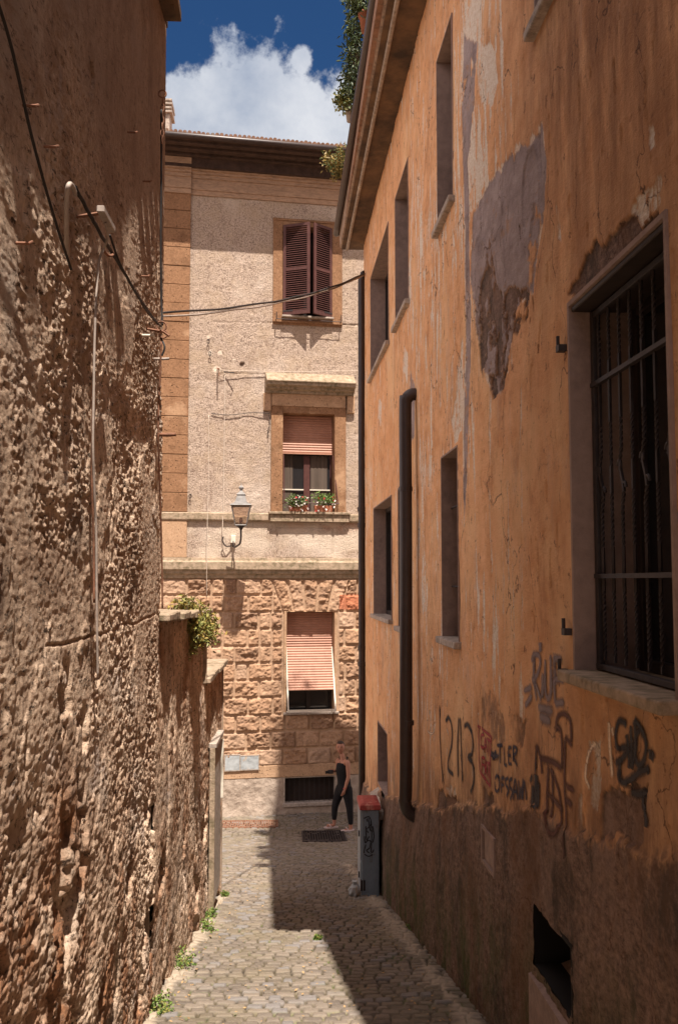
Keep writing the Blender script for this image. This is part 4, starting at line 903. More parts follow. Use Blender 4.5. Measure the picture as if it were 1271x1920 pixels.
# voussoirs above the window
cxw = (Cw[0]+Cw[1])/2; vz0 = Cw[3]+.0; vz1 = fz(1088); hw = .66
tt = np.clip((zg-vz0)/(vz1-vz0), 0, 1); ang = (sg-cxw)/(1+.42*tt)
inv = (zg > vz0) & (zg < vz1) & (np.abs(ang) < .57)
vi = np.floor((ang+.57)/.228); vf = (ang+.57)/.228-vi
dv = np.minimum(vf, 1-vf)*.228
d = np.where(inv, dv, d); rid = np.where(inv, _T[6][(vi+77).astype(int) & 255, 9], rid)
# flat margin round the window
mar = (zg > Cw[2]-.02) & (zg < Cw[3]) & (sg > Cw[0]-.10) & (sg < Cw[1]+.10)
face = sst(.022, .030, d+.4*.008*fbm(sg*18, zg*18, 3, 2))*(1-mar)
rock = .5+1.5*fbm(sg*8+rid*9, zg*8+rid*5, 4, 5, .68)-.9*np.abs(fbm(sg*9, zg*11, 6, 3))+.15
H = face*(.022+.036*np.clip(rock, -.45, 1.2)*(.6+.8*rid))+.003*fbm(sg*20, zg*20, 3, 2)
redb = (sg > fu(636, 1130)) & (sg < fu(672, 1130)) & (np.abs(zg-fz(1130)) < .15)
grid('rusticated_wall', FW, S2, Z2, H, 'rust_block', fb, holes=[Cw], attrs={'rust': redb*1., 'joint': 1-face, 'block': rid})
# band and plinth
b = MB(); b.fbox(FW, U0, U1, z_band0+.002, z_band1+.015, -.2, .035); b.build('base_band', 'tufa_pale', fb, bevel=.01)
S3 = merge(list(np.arange(U0, U1, .02)), [round(v, 5) for v in D[:2]], .006); Z3 = merge(list(np.arange(-.15, z_band0+.004, .02)), [round(v, 5) for v in D[2:]], .006)
sg, zg = np.meshgrid(S3, Z3, indexing='ij'); H = .02+.028*fbm(sg*2.6, zg*2.6, 2, 4)+.012*np.round(vn(sg*3+.6*fbm(sg*3, zg*3, 1, 3), zg*3.3, 5)*3)/3
grid('plinth', FW, S3, Z3, H, 'plinth', fb, holes=[D])
b = MB(); b.fbox(FW, U0, U1, 0, z_top+1.0, -6, -.55); b.build('building_core', 'room', fb)
# corner strip of tufa blocks
zq = z_led1; k = 0
nq = 17; hq = (z_top-z_led1)/nq
for k in range(nq):
    b = MB(); zz = z_led1+k*hq
    uc = fu(330)+(.06 if k % 2 else -.08)
    b.fbox(FW, fu(298), uq, zz+.004, zz+hq-.004, -.1, .045+random.uniform(-.006, .006))
    b.build('quoin_block', 'tufa', fb, bevel=.008)
b = MB(); b.fbox(FW, U0, fu(298)-.01, z_led1, z_top, -.1, .02); b.build('side_wall', 'tufa', fb)
b = MB(); b.fbox(FW, fu(298), uq, z_m1, z_led0, -.1, .05); b.build('pilaster_foot', 'tufa_pale', fb, bevel=.01)
# string courses
b = MB(); b.prof(FW, U0, U1, [(-.1, z_led0), (.055, z_led0), (.075, z_led0+.03), (.075, z_led1-.02), (.03, z_led1), (-.1, z_led1)]); b.build('string_course', 'moss_stone', fb, bevel=.006)
zz = z_m1; dz = (z_m1-z_m0)
b = MB(); b.prof(FW, U0, U1, [(-.1, z_m0-.005), (.05, z_m0-.005), (.06, z_m0+dz*.16), (.10, z_m0+dz*.22), (.10, z_m0+dz*.36), (.14, z_m0+dz*.42), (.14, z_m0+dz*.78), (.06, z_m0+dz*.86), (.05, z_m1), (-.1, z_m1)]); b.build('string_course', 'moss_stone', fb, bevel=.004)
# cornice
def cornice(u0, u1, off, mat='trim'):
    zc = [fz(y) for y in (375, 366, 358, 350, 345, 338, 333, 325, 312)]
    o_ = [.03, .05, .035, .035, .06, .09, .13, .16, .18]
    pr = [(-.2, zc[0])]
    for i, (zv, ov) in enumerate(zip(zc, o_)):
        if i: pr.append((ov+off, pr[-1][1]) if False else (o_[i-1]+off, zv))
        pr.append((ov+off, zv))
    pr.append((-.2, zc[-1])); return MB().prof(FW, u0, u1, pr).build('cornice', mat, fb, bevel=.003)
cornice(uq+.002, U1, 0); cornice(U0, uq, .05)
# eaves: sloping timber soffit, brackets, tiles, gutter
OUT = .84; ze_edge = pF(480, 268, OUT)[1]; ze_in = fz(318)+.06
b = MB(); b.prof(FW, U0, U1, [(-.3, ze_in-.02), (OUT-.06, ze_edge+.0), (OUT-.06, ze_edge+.07), (-.3, ze_in+.30)]); b.build('eave_soffit', 'eave', fb)
b = MB(); b.fbox(FW, U0, U1, ze_in-.20, ze_in+.05, -.3, .2); b.build('frieze', 'eave', fb)
for k, (oo, dzz) in enumerate([(.30, .0), (.52, .0), (.72, .0)]): zz = ze_in+(ze_edge-ze_in)*(oo/OUT); MB().fbox(FW, U0, U1, zz-.05, zz+.02, oo-.11, oo).build('eave_moulding', 'eave', fb, bevel=.01)
MB().tube([FW(U0, ze_edge+.02, OUT+.01), FW(U1, ze_edge+.02, OUT+.01)], .055, 10).build('gutter', 'brown_pipe', fb, smooth=True)
b = MB(); u = U0
while u < U1:
    b.tube([FW(u, ze_edge+.085, OUT+.02+random.uniform(-.02, .02)), FW(u, ze_edge+.085+.12, OUT-.4), FW(u, ze_edge+1.1, OUT-3.8)], .042, 8); u += .088+random.uniform(-.006, .006)
b.build('roof_tiles', 'tile', fb)
b = MB(); b.prof(FW, U0, U1, [(OUT-.08, ze_edge+.06), (OUT-3.8, ze_edge+1.05), (OUT-3.8, ze_edge+.9), (OUT-.08, ze_edge+.02)]); b.build('roof_deck', 'tile', fb)
# chimney
cp = pY(316, 262, 18.9); chz = pY(316, 188, 18.9).z; w_ = .085
b = MB(); b.box(cp.x-.5, cp.x+.02, cp.y, cp.y+.4, cp.z-.1, chz-.30); chm = b.build('chimney', 'stone', fb, bevel=.01)
for i in range(4): b = MB(); e = .045 if i % 2 else .055; zz = chz-.30+i*.085; b.box(cp.x-.5-e, cp.x+.02+e, cp.y-e, cp.y+.4+e, zz+.02, zz+.065); b.box(cp.x-.5, cp.x+.02, cp.y+.0, cp.y+.4, zz-.01, zz+.025); b.build('cap_tile', 'stone', chm, bevel=.006)
# --- window A with shutters
def surround(hole, wl, wr, wt, wb, o, mat, name='surround'):
    b = MB(); u0, u1, z0, z1 = hole
    b.fbox(FW, u0-wl, u0, z0-wb, z1+wt, -.4, o); b.fbox(FW, u1, u1+wr, z0-wb, z1+wt, -.4, o)
    b.fbox(FW, u0, u1, z1, z1+wt, -.4, o-.001)
    if wb: b.fbox(FW, u0, u1, z0-wb, z0, -.3, o-.001)
    return b
wA = surround(A, A[0]-fu(512, 500), fu(641, 500)-A[1], fz(406)-A[3], A[2]-fz(606), .035, 'tufa').build('window', 'tufa', fb, bevel=.005); wA['label'] = 'upper window with brown louvred shutters'
MB().fbox(FW, A[0]-.21, A[1]+.21, A[3]+.10, A[3]+.13, .03, .055).build('moulding', 'tufa', wA, bevel=.004); MB().fbox(FW, A[0]-.21, A[1]+.21, A[2]-.14, A[2]-.11, .03, .07).build('moulding', 'tufa', wA, bevel=.004)
MB().fbox(FW, A[0], A[1], A[2], A[3], -.3, -.28).build('pane', 'room', wA)
def shutter(hinge, tip_u, tip_o):
    h = Vector((hinge, .04)); tvec = Vector((tip_u, tip_o))-h; L = tvec.length; d_ = tvec/L; nn = Vector((-d_.y, d_.x))
    if nn.y < 0: nn = -nn
    def P(a, z, o): q = h+d_*a+nn*o; return FW(q.x, z, q.y)
    z0, z1 = A[2]+.0, A[3]-.0; t = .062; b = MB()
    b.fbox(P, 0, t, z0, z1, -.02, .02); b.fbox(P, L-t, L, z0, z1, -.02, .02); b.fbox(P, t, L-t, z0, z0+t*1.3, -.019, .019); b.fbox(P, t, L-t, z1-t, z1, -.019, .019)
    zm = z0+(z1-z0)*.50; b.fbox(P, t, L-t, zm-.03, zm+.03, -.019, .019)
    o = b.build('shutter', 'shutter', wA, bevel=.003)
    lv = MB()
    for (za, zb) in ((z0+t*1.3, zm-.03), (zm+.03, z1-t)):
        n = int((zb-za)/.043)
        for i in range(n):
            zc = za+(i+.5)*(zb-za)/n
            lv.hexa([P(t, zc-.018, .017), P(L-t, zc-.018, .017), P(L-t, zc-.010, .020), P(t, zc-.010, .020), P(t, zc+.012, -.018), P(L-t, zc+.012, -.018), P(L-t, zc+.019, -.013), P(t, zc+.019, -.013)])
    lv.build('louvres', 'shutter', o)
    MB().fbox(P, .0, .22, z0+.07, z0+.10, .019, .024).build('strap_hinge', 'iron', o)
umid = fu(580, 500)
shutter(A[0]+.01, umid-.035, .32); shutter(A[1]-.01, umid+.045, .30)
rail = MB(); zr = fz(594)
for u in (fu(517, 600), fu(637, 600)): rail.tube([FW(u, zr-.06, -.02), FW(u, zr-.06, .16), FW(u, zr+.08, .16)], .009, 6)
rail.tube([FW(fu(517, 600), zr-.06, .16), FW(fu(637, 600), zr-.06, .16)], .007, 6); rail.build('flower_rail', 'iron', wA)
MB().fbox(FW, A[0]-.02, A[1]+.02, A[2]-.04, A[2]-.005, -.1, .14).build('sill', 'stone', wA, bevel=.004)
# --- window B with hood, blind, glass
wB = surround(B, B[0]-fu(508, 870), fu(648, 870)-B[1], fz(760)-B[3], 0, .04, 'tufa').build('window', 'tufa', fb, bevel=.005); wB['label'] = 'middle window with stone hood and half lowered brown blind'
zh1, zh0 = fz(703), fz(735)
b = MB(); hu0, hu1 = fu(497, 720), fu(662, 720); b.prof(FW, hu0, hu1, [(-.05, zh0-.02), (.10, zh0-.02), (.10, zh0+.03), (.20, zh0+.05), (.20, zh0+.09), (.31, zh0+.11), (.31, zh0+.17), (.34, zh0+.175), (.34, zh0+.20), (.05, zh1+.06), (-.05, zh1+.06)]); b.build('hood', 'moss_stone', wB, bevel=.006)
b = MB(); b.fbox(FW, fu(509, 750), fu(647, 750), fz(760), zh0-.02, -.05, .055); b.build('hood_frieze', 'tufa_pale', wB, bevel=.004)
for (ua, ub) in ((fu(492, 760), fu(508, 760)-.003), (fu(648, 760)+.003, fu(664, 760))): MB().fbox(FW, ua+.02, ub, fz(770), zh0-.02, -.05, .07).build('hood_bracket', 'tufa_pale', wB, bevel=.01)
b = MB(); b.fbox(FW, fu(503, 960), fu(655, 960), z_led1-.02, z_led1+.03, -.3, .16); b.fbox(FW, fu(506, 960), fu(652, 960), z_led0+.0, z_led1-.02, .0, .12); b.build('sill', 'moss_stone', wB, bevel=.006)
def blind(hole, ztop, zbot, o0, o1, parent, slat=.052):
    n = int(round((ztop-zbot)/slat)); pts = []
    prof = []
    for i in range(n):
        za = ztop-i*slat
        for t in np.linspace(0, 1, 6)[:-1]:
            f_ = (za-t*slat-zbot)/(ztop-zbot); o = o0*f_+o1*(1-f_) if not callable(o0) else o0(za-t*slat)
            prof.append((o+.012*math.sin(math.pi*t), za-t*slat))
    back = [(o-.012, z) for o, z in prof[::-1]]
    return MB().prof(FW, hole[0]+.012, hole[1]-.012, prof+back).build('roller_blind', 'blind', parent)
blind(B, B[3]-.002, fz(845), -.23, -.20, wB)
MB().fbox(FW, B[0]+.01, B[1]-.01, fz(847), fz(844), -.225, -.185).build('blind_rail', 'blind', wB)
b = MB(); cB = (B[0]+B[1])/2; b.fbox(FW, cB-.06, cB+.07, B[2]+.02, fz(848), -.33, -.28); b.fbox(FW, B[0], B[0]+.04, B[2], B[3], -.33, -.28); b.fbox(FW, B[1]-.04, B[1], B[2], B[3], -.33, -.28); b.build('window_frame', 'shutter', wB, bevel=.004)
MB().fbox(FW, B[0], B[1], B[2], B[3], -.325, -.32).build('pane', 'glass', wB)
b = MB(); zb = fz(914); b.fbox(FW, B[0]+.04, cB-.06, zb-.012, zb+.012, -.30, -.285); b.fbox(FW, cB+.07, B[1]-.04, zb-.012, zb+.012, -.30, -.285); b.build('glazing_bar', 'white_metal', wB)
b = MB(); 
for (ua, ub) in ((B[0]+.05, B[0]+.25), (cB+.09, B[1]-.1)):
    n = 12; vs = []
    for i in range(n+1):
        u = ua+(ub-ua)*i/n; o = -.31+.004*math.sin(i*2.2); vs += [FW(u, B[2]+.02, o), FW(u, fz(848), o)]
    b.add(vs, [(2*i, 2*i+2, 2*i+3, 2*i+1) for i in range(n)])
b.build('curtain', 'curtain', wB)
rb_ = MB(); zr = fz(943)
rb_.tube([FW(B[0]+.02, zr, -.05), FW(B[0]+.02, zr, .15), FW(B[1]+.07, zr, .15), FW(B[1]+.07, zr, -.0)], .010, 6); rb_.tube([FW(B[0]+.03, fz(850), -.07), FW(B[0]+.02, zr, .13)], .012, 6); rb_.tube([FW(B[1]-.02, fz(850), -.07), FW(B[1]+.05, zr, .13)], .012, 6)
rb_.build('awning_arm', 'shutter', wB)
# --- window C
wC = surround(Cw, .05, .05, .0001+.02, .0, .028, 'tufa_pale').build('window', 'tufa_pale', fb, bevel=.004); wC['label'] = 'ground floor window with pink blind pushed out on a pale frame'
MB().fbox(FW, Cw[0], Cw[1], Cw[2], Cw[3], -.39, -.37).build('pane', 'glass', wC)
zt_, zh_, zb_c = Cw[3], fz(1215), fz(1294)
def oc(z): return -.20 if z > zh_ else -.20+(zh_-z)*.33
blind(Cw, zt_-.01, zb_c, oc, 0, wC, .05)
b = MB(); zf = fz(1333)
of = oc(zf)
for u in (Cw[0]+.0, Cw[1]-.03): b.hexa([FW(u, zh_, -.205), FW(u+.03, zh_, -.205), FW(u+.03, zh_, -.175), FW(u, zh_, -.175), FW(u, zf, of-.015), FW(u+.03, zf, of-.015), FW(u+.03, zf, of+.015), FW(u, zf, of+.015)])
b.fbox(FW, Cw[0], Cw[1], zf-.02, zf+.03, of-.013, of+.013); b.build('projecting_frame', 'white_metal', wC)
b = MB(); b.fbox(FW, Cw[0]-.06, Cw[1]+.08, Cw[2]-.045, Cw[2]+.0, -.25, .09); b.build('sill', 'stone', wC, bevel=.006)
b = MB(); b.tube(smooth_path([FW(Cw[1]-.06, zf, of), FW(Cw[1]-.09, zf-.05, of-.05), FW(Cw[1]+.02, Cw[2]+.02, .03)]), .008, 6); b.build('stay_arm', 'white_metal', wC)
b = MB(); b.fbox(FW, Cw[0], Cw[0]+.05, Cw[2], Cw[3], -.36, -.3); b.fbox(FW, Cw[1]-.05, Cw[1], Cw[2], Cw[3], -.36, -.3); b.fbox(FW, (Cw[0]+Cw[1])/2-.04, (Cw[0]+Cw[1])/2+.04, Cw[2], Cw[3], -.36, -.3); b.build('window_frame', 'darkwood', wC)
# --- cellar window D
wD = surround(D, .03, .03, .0, .0, .03, 'stone').build('cellar_window', 'stone', fb)
MB().fbox(FW, D[0], D[1], D[2], D[3], -.2, -.16).build('shutter_panel', 'darkwood', wD)
b = MB(); 
for i in range(9): u = D[0]+(i+1)*(D[1]-D[0])/10; b.tube([FW(u, D[2], -.08), FW(u, D[3], -.08)], .007, 5)
b.build('bars', 'iron', wD); MB().fbox(FW, D[0]-.05, D[1]+.05, D[2]-.07, D[2]+.0, -.16, .07).build('sill', 'stone', wD, bevel=.008)
# utility hatches
for (x0, x1, y0, y1, lb2) in [(422, 449, 1416, 1443, 'scratched blue grey meter hatch'), (451, 484, 1417, 1441, 'rust stained blue meter hatch')]:
    u0, z1_ = pF(x0, y0); u1, z0_ = pF(x1, y1); b = MB(); b.fbox(FW, u0, u1, z0_, z1_, 0, .062); o = b.build('meter_hatch', 'zinc', fb, bevel=.004); o['label'] = lb2
    b = MB(); t = .014; b.fbox(FW, u0-t, u0-.001, z0_-t, z1_+t, 0, .068); b.fbox(FW, u1+.001, u1+t, z0_-t, z1_+t, 0, .068); b.fbox(FW, u0, u1, z1_+.001, z1_+t, 0, .066); b.fbox(FW, u0, u1, z0_-t, z0_-.001, 0, .066); b.build('frame', 'stone', o)
# flower boxes on the sill
def flowerbox(px0, px1, py, label, red, white, mats):
    u0 = fu(px0, py); u1 = fu(px1, py); z = z_led1+.032; t = thing('flower_pot', FW((u0+u1)/2, z, .07), label, 'flower pot', 'flower pots on the window sill')
    b = MB(); b.hexa([FW(u0+.01, z, .01), FW(u1-.01, z, .01), FW(u1-.01, z, .13), FW(u0+.01, z, .13), FW(u0, z+.13, .0), FW(u1, z+.13, .0), FW(u1, z+.13, .145), FW(u0, z+.13, .145)]); b.build('box', 'terracotta', t, bevel=.004)
    m = MB(); cs = [Vector(FW(random.uniform(u0, u1), z+random.uniform(.12, .34), random.uniform(.03, .2))) for _ in range(12)]
    foliage(m, cs, .085, 30, .05, .7); m.build('foliage', mats, t)
    for nm, mt, cnt in (('red_flowers', 'flower_r', red), ('white_flowers', 'flower_w', white)):
        if cnt:
            m = MB()
            for _ in range(cnt):
                c = Vector(FW(random.uniform(u0-.03, u1+.03), z+random.uniform(.0, .30), random.uniform(.14, .24)))
                for _ in range(7): m.leaf(c, .028, .9)
            m.build(nm, mt, t)
flowerbox(541, 575, 955, 'left sill pot of red and white trailing flowers in the middle window', 8, 20, 'leaf_a'); flowerbox(588, 622, 955, 'right terracotta sill box of leafy plants with white blooms', 5, 14, 'weed')
# wall lantern
lc = pY(452, 985, 17.85); wl_ = thing('wall_lantern', Vector(FW(fu(436, 1020), fz(1020), 0)), 'old grey metal street lantern with glass panes on a curled bracket fixed to the palazzo', 'street lamp')
k = 1.0; zl0 = lc.z; zl1 = pY(452, 948, 17.85).z; hw0, hw1 = .105, .175
def ring4(c, z, w): return [(c.x-w, c.y-w, z), (c.x+w, c.y-w, z), (c.x+w, c.y+w, z), (c.x-w, c.y+w, z)]
g = MB(); g.add(ring4(lc, zl0, hw0)+ring4(lc, zl1, hw1), [(0, 1, 5, 4), (1, 2, 6, 5), (2, 3, 7, 6), (3, 0, 4, 7)]); g.build('glass', 'lampglass', wl_)
fr = MB(); A0, A1 = ring4(lc, zl0, hw0), ring4(lc, zl1, hw1)
for i in range(4): fr.tube([A0[i], A1[i]], .009, 6); fr.tube([A0[i], A0[(i+1) % 4]], .010, 6); fr.tube([A1[i], A1[(i+1) % 4]], .013, 6)
fr.build('frame', 'lampmetal', wl_)
rf = MB(); zz = zl1
L_ = [(hw1+.03, 0), (hw1+.02, .015), (.115, .06), (.075, .19), (.085, .20), (.085, .215), (.03, .27), (.022, .30), (.045, .33), (.045, .355), (.01, .39), (.006, .43)]
b0 = 0
for w, dz in L_: rf.v += ring4(lc, zz+dz, w)
for i in range(len(L_)-1):
    for q in range(4): rf.f.append((i*4+q, i*4+(q+1) % 4, i*4+4+(q+1) % 4, i*4+4+q))
rf.f.append((3, 2, 1, 0)); rf.build('roof', 'lampmetal', wl_, bevel=.003)
MB().lathe((lc.x, lc.y, zl0+.02), [(.015, 0), (.03, .03), (.035, .07), (.03, .11), (.015, .13)], 12).build('bulb', 'rusty', wl_, smooth=True)
bs = MB(); bs.lathe((lc.x, lc.y, zl0-.10), [(.012, 0), (.03, .03), (.05, .06), (.09, .10)], 10); bs.build('lamp_base', 'iron', wl_, smooth=True)
wp = Vector(FW(fu(425, 1005), fz(1005), .0)); wp2 = Vector(FW(fu(437, 1025), fz(1022), .0))
am = MB(); am.tube(smooth_path([(lc.x, lc.y, zl0-.09), (lc.x, lc.y, zl0-.24), (lc.x-.02, lc.y+.08, zl0-.34), (lc.x-.06, lc.y+.3, zl0-.36), (wp2.x+.05, wp2.y-.2, wp2.z-.05), tuple(wp2)]), .018, 8)
am.tube(smooth_path([tuple(wp2+Vector((-.03, -.05, -.02))), (wp2.x-.13, wp2.y-.12, wp2.z-.03), (wp2.x-.20, wp2.y-.15, wp2.z+.08), (wp2.x-.18, wp2.y-.15, wp2.z+.16)]), .012, 6)
am.tube(smooth_path([tuple(wp2+Vector((0, 0, .1))), (wp2.x+.03, wp2.y-.3, wp2.z+.0), (wp2.x+.02, wp2.y-.45, wp2.z-.05)]), .010, 6)
am.build('bracket', 'iron', wl_, smooth=True)
q = pF(437, 1012); MB().fbox(FW, q[0]-.05, q[0]+.05, q[1]-.07, q[1]+.09, 0, .09).build('junction_box', 'white_metal', wl_, bevel=.008)
# wires and small fittings on the palazzo
def onF(px, py, o=.03): u, z = pF(px, py, o); return Vector(FW(u, z, o))
def cableF(name, pts, r, mat, label, cat):
    path = smooth_path([onF(*p) for p in pts], 6); tag(MB().tube(path, r, 6).build(name, mat, origin=path[0], smooth=True), label, cat)
cableF('facade_wire', [(422, 700, .05), (421, 800, .03), (419, 930, .05), (418, 1000, .09), (424, 1022, .1)], .008, 'pale_cable', 'pale wire dropping down the palazzo wall to the lantern', 'cable')
cableF('facade_wire', [(392, 778, .025), (391, 900, .025), (389, 985, .09), (388, 1060, .16), (388, 1120, .06)], .006, 'pale_cable', 'faint thin wire running down the palazzo wall left of the lantern', 'cable')
cableF('facade_wire', [(412, 694, .10), (470, 696, .06), (560, 697, .05), (670, 695, .06)], .007, 'pale_cable', 'horizontal white wire stretched above the window hood', 'cable')
cableF('facade_wire', [(396, 775, .03), (430, 778, .04), (470, 774, .03), (505, 775, .06)], .007, 'cable', 'sagging dark wire joining the wall to the middle window', 'cable')
cableF('facade_wire', [(505, 778, .04), (506, 795, .05), (502, 808, .04), (503, 822, .04)], .007, 'cable', 'short frayed wire hanging beside the middle window', 'cable')
ab = thing('wire_bracket', onF(410, 692, 0), 'rusty iron arm in a white plaster patch holding the wires on the palazzo', 'bracket')
MB().tube([onF(408, 690, 0), onF(411, 693, .22)], .014, 6).build('arm', 'rusty', ab); MB().tube([onF(411, 690, .2), onF(411, 705, .2)], .012, 6).build('upright', 'rusty', ab)
MB().tube([onF(420, 697, .03), onF(440, 699, .16), onF(436, 699, .2)], .012, 6).build('insulator', 'iron', ab)
for (px, py, lb3) in [(391, 640, 'small iron ring hanging high on the palazzo stucco'), (357, 930, 'iron ring in a white patch by the corner blocks of the palazzo'), (394, 663, 'lower iron ring under the high one on the stucco')]:
    c = onF(px, py, .06); t = thing('wall_ring', onF(px, py, .0), lb3, 'ring', 'iron rings on the palazzo'); MB().tube([c+Vector((0, .1, .04)), c+Vector((0, -.01, .04))], .008, 6).build('pin', 'iron', t)
    MB().tube([c+Vector((.025*math.cos(a), 0, .045*math.sin(a)-.0)) for a in np.linspace(0, 2*math.pi, 13)], .007, 6).build('ring', 'iron', t)
# overhead cable
a_ = pY(300, 587, LEND-.02); e_ = Vector((cx.x+.05, 13.1, pY(674, 512, 13.1).z))
for i, (dz, r, lb4, mt) in enumerate([(0, .008, 'upper black cable of the pair strung across the street between the buildings', 'cable'), (-.025, .0075, 'lower grey cable of the pair strung across the street between the buildings', 'conduit')]):
    pts = [a_.lerp(e_, t)+Vector((0, 0, dz*(1-.3*t)-.12*4*t*(1-t)*.9+.004*math.sin(t*30+i*2))) for t in np.linspace(0, 1, 40)]
    tag(MB().tube(pts, [r*(1+.5*t) for t in np.linspace(0, 1, 40)], 6).build('overhead_cable', mt, origin=pts[0], smooth=True), lb4, 'cable', None)

# ================================================================== STREET FURNITURE
# utility cabinet
xc0, yc0 = .775, 10.3; xc1, yc1 = .965, 10.74; zg0 = gzf(yc0); zt = pY(690, 1519, yc0).z
cab = thing('utility_cabinet', (.87, 10.5, gzf(10.5)), 'grey metal utility cabinet with a red lid standing against the orange wall', 'utility cabinet')
MB().box(xc0, xc1, yc0, yc1, gzf(yc1)-.02, zt).build('body', 'cab_blue', cab, bevel=.008, seg=2)
b = MB(); b.hexa([(xc0-.02, yc0-.02, zt+.002), (xc1+.02, yc0-.02, zt+.002), (xc1+.02, yc1+.02, zt+.002), (xc0-.02, yc1+.02, zt+.002), (xc0-.015, yc0-.015, zt+.055), (xc1+.015, yc0-.015, zt+.055), (xc1+.015, yc1+.015, zt+.055), (xc0-.015, yc1+.015, zt+.055)])
b.hexa([(xc0-.015, yc0-.015, zt+.056), (xc1+.015, yc0-.015, zt+.056), (xc1+.015, yc1+.015, zt+.056), (xc0-.015, yc1+.015, zt+.056), (xc0+.03, yc0+.04, zt+.07), (xc1-.03, yc0+.04, zt+.07), (xc1-.03, yc1-.04, zt+.07), (xc0+.03, yc1-.04, zt+.07)])
b.build('lid', 'cab_red', cab, bevel=.004)
for (za_, zb2) in ((zg0+.36, zt-.02), (zg0+.02, zg0+.34)):
    b = MB(); b.box(xc0-.012, xc0-.001, yc0+.03, yc1-.03, za_, zb2); d_ = b.build('door', 'cab_side', cab, bevel=.003)
    MB().box(xc0-.025, xc0-.0125, yc0+.12, yc0+.15, (za_+zb2)/2-.03, (za_+zb2)/2+.03).build('lock', 'iron', d_)
b = MB(); b.box(xc0+.012, xc0+.018, yc0-.006, yc0-.001, zg0+.02, zt-.01); b.box(xc1-.04, xc1-.034, yc0-.006, yc0-.001, zg0+.02, zt-.01); b.box(xc0+.02, xc1-.042, yc0-.005, yc0-.001, zg0+.44, zg0+.446); b.build('panel_seam', 'cab_side', cab)
MB().box(xc0-.01, xc0+.04, yc0-.004, yc0+.08, zg0+.05, zg0+.16).build('damaged_corner', 'iron', cab)
def cabP(s, z, o): return (s, yc0-.004, z)
sc = [[(958, 555), (990, 545), (1000, 590), (975, 620), (985, 640)], [(1000, 560), (1005, 660), (1000, 760)], [(970, 600), (975, 680), (998, 690), (992, 730), (975, 745), (1000, 765), (1018, 740)], [(962, 660), (968, 700), (990, 660)], [(970, 710), (960, 760), (985, 780), (1010, 770)], [(1010, 600), (1018, 660), (1010, 700)], [(975, 555), (980, 575)], [(985, 550), (995, 620), (1010, 630)]]
def cconv(p): return (380+p[0]/3.1775+.5, 1360+p[1]/3.1775)
def pcab(px, py): q = pY(px, py, yc0-.004); return (q.x, q.z)
graffiti('graffiti', sc, cconv, .010, 'sp_black', 'black scribbled tag', cab, cabP, pcab, lambda s, z: 0)
# litter bag by the cabinet
c = Vector((.70, 10.28, gzf(10.28)+.0)); m = MB()
prof = [(.03, 0), (.065, .02), (.07, .06), (.05, .10), (.025, .13), (.03, .16)]
m.lathe(c, prof, 12); m.v = [(x+random.uniform(-.012, .012), y+random.uniform(-.012, .012), z+random.uniform(-.006, .006)) for x, y, z in m.v]
tag(m.build('plastic_bag', 'zinc', origin=c), 'crumpled pale plastic bag lying at the foot of the cabinet', 'bag')
# grates
def grate(px0, px1, py0, py1, mat, label, nb):
    x0, y0 = pG(px0, py1); x1, _ = pG(px1, py1); _, y1 = pG(px0, py0); zc_ = max(gzf(y0), gzf(y1))+.012
    t = thing('drain_grate', ((x0+x1)/2, (y0+y1)/2, gzf((y0+y1)/2)), label, 'drain grate')
    def P(s, z, o): return (s, z, gzf(z)+.004+o)
    b = MB(); w = .03; b.fbox(P, x0, x1, y0, y0+w, -.02, .012); b.fbox(P, x0, x1, y1-w, y1, -.02, .012); b.fbox(P, x0, x0+w, y0+w, y1-w, -.02, .012); b.fbox(P, x1-w, x1, y0+w, y1-w, -.02, .012); b.build('frame', mat, t)
    b = MB(); n = nb
    for i in range(n): u = x0+w+(x1-x0-2*w)*(i+.5)/n; b.fbox(P, u-.008, u+.008, y0+w, y1-w, -.02, .008)
    m_ = max(2, int((y1-y0)/.12))
    for j in range(m_): v = y0+w+(y1-y0-2*w)*(j+.5)/m_; b.fbox(P, x0+w, x1-w, v-.008, v+.008, -.02, .0095)
    b.build('bars', mat, t); b = MB(); b.fbox(P, x0+w, x1-w, y0+w, y1-w, -.02, -.006); b.build('pit', 'room', t)
grate(400, 521, 1540, 1553, 'rusty', 'long rusty red drain grate in the sunlit road at the end of the alley', 26); grate(567, 652, 1559, 1579, 'iron', 'dark iron drain grate in the shade behind the cabinet', 16)
# fallen leaves and grit on the cobbles
m = MB()
for _ in range(750):
    y = 4.6+random.random()**1.4*12; x = random.uniform(-.8, 1.05) if random.random() < .6 else (-.87+.0131*y+abs(random.gauss(0, .12)) if random.random() < .5 else 1.08-.025*y-abs(random.gauss(0, .15)))
    c = Vector((x, y, gzf(y)+.008)); s_ = random.uniform(.004, .015); a = random.uniform(0, 6.28)
    u = Vector((math.cos(a), math.sin(a), random.uniform(-.2, .4)))*s_; v = Vector((-math.sin(a), math.cos(a), random.uniform(-.1, .3)))*s_*.6
    m.add([c-u, c+v, c+u, c-v], [(0, 1, 2, 3)])
tag(m.build('fallen_leaves', 'dry'), 'scattered dry leaves and grit on the cobbles', 'leaves', kind='stuff')

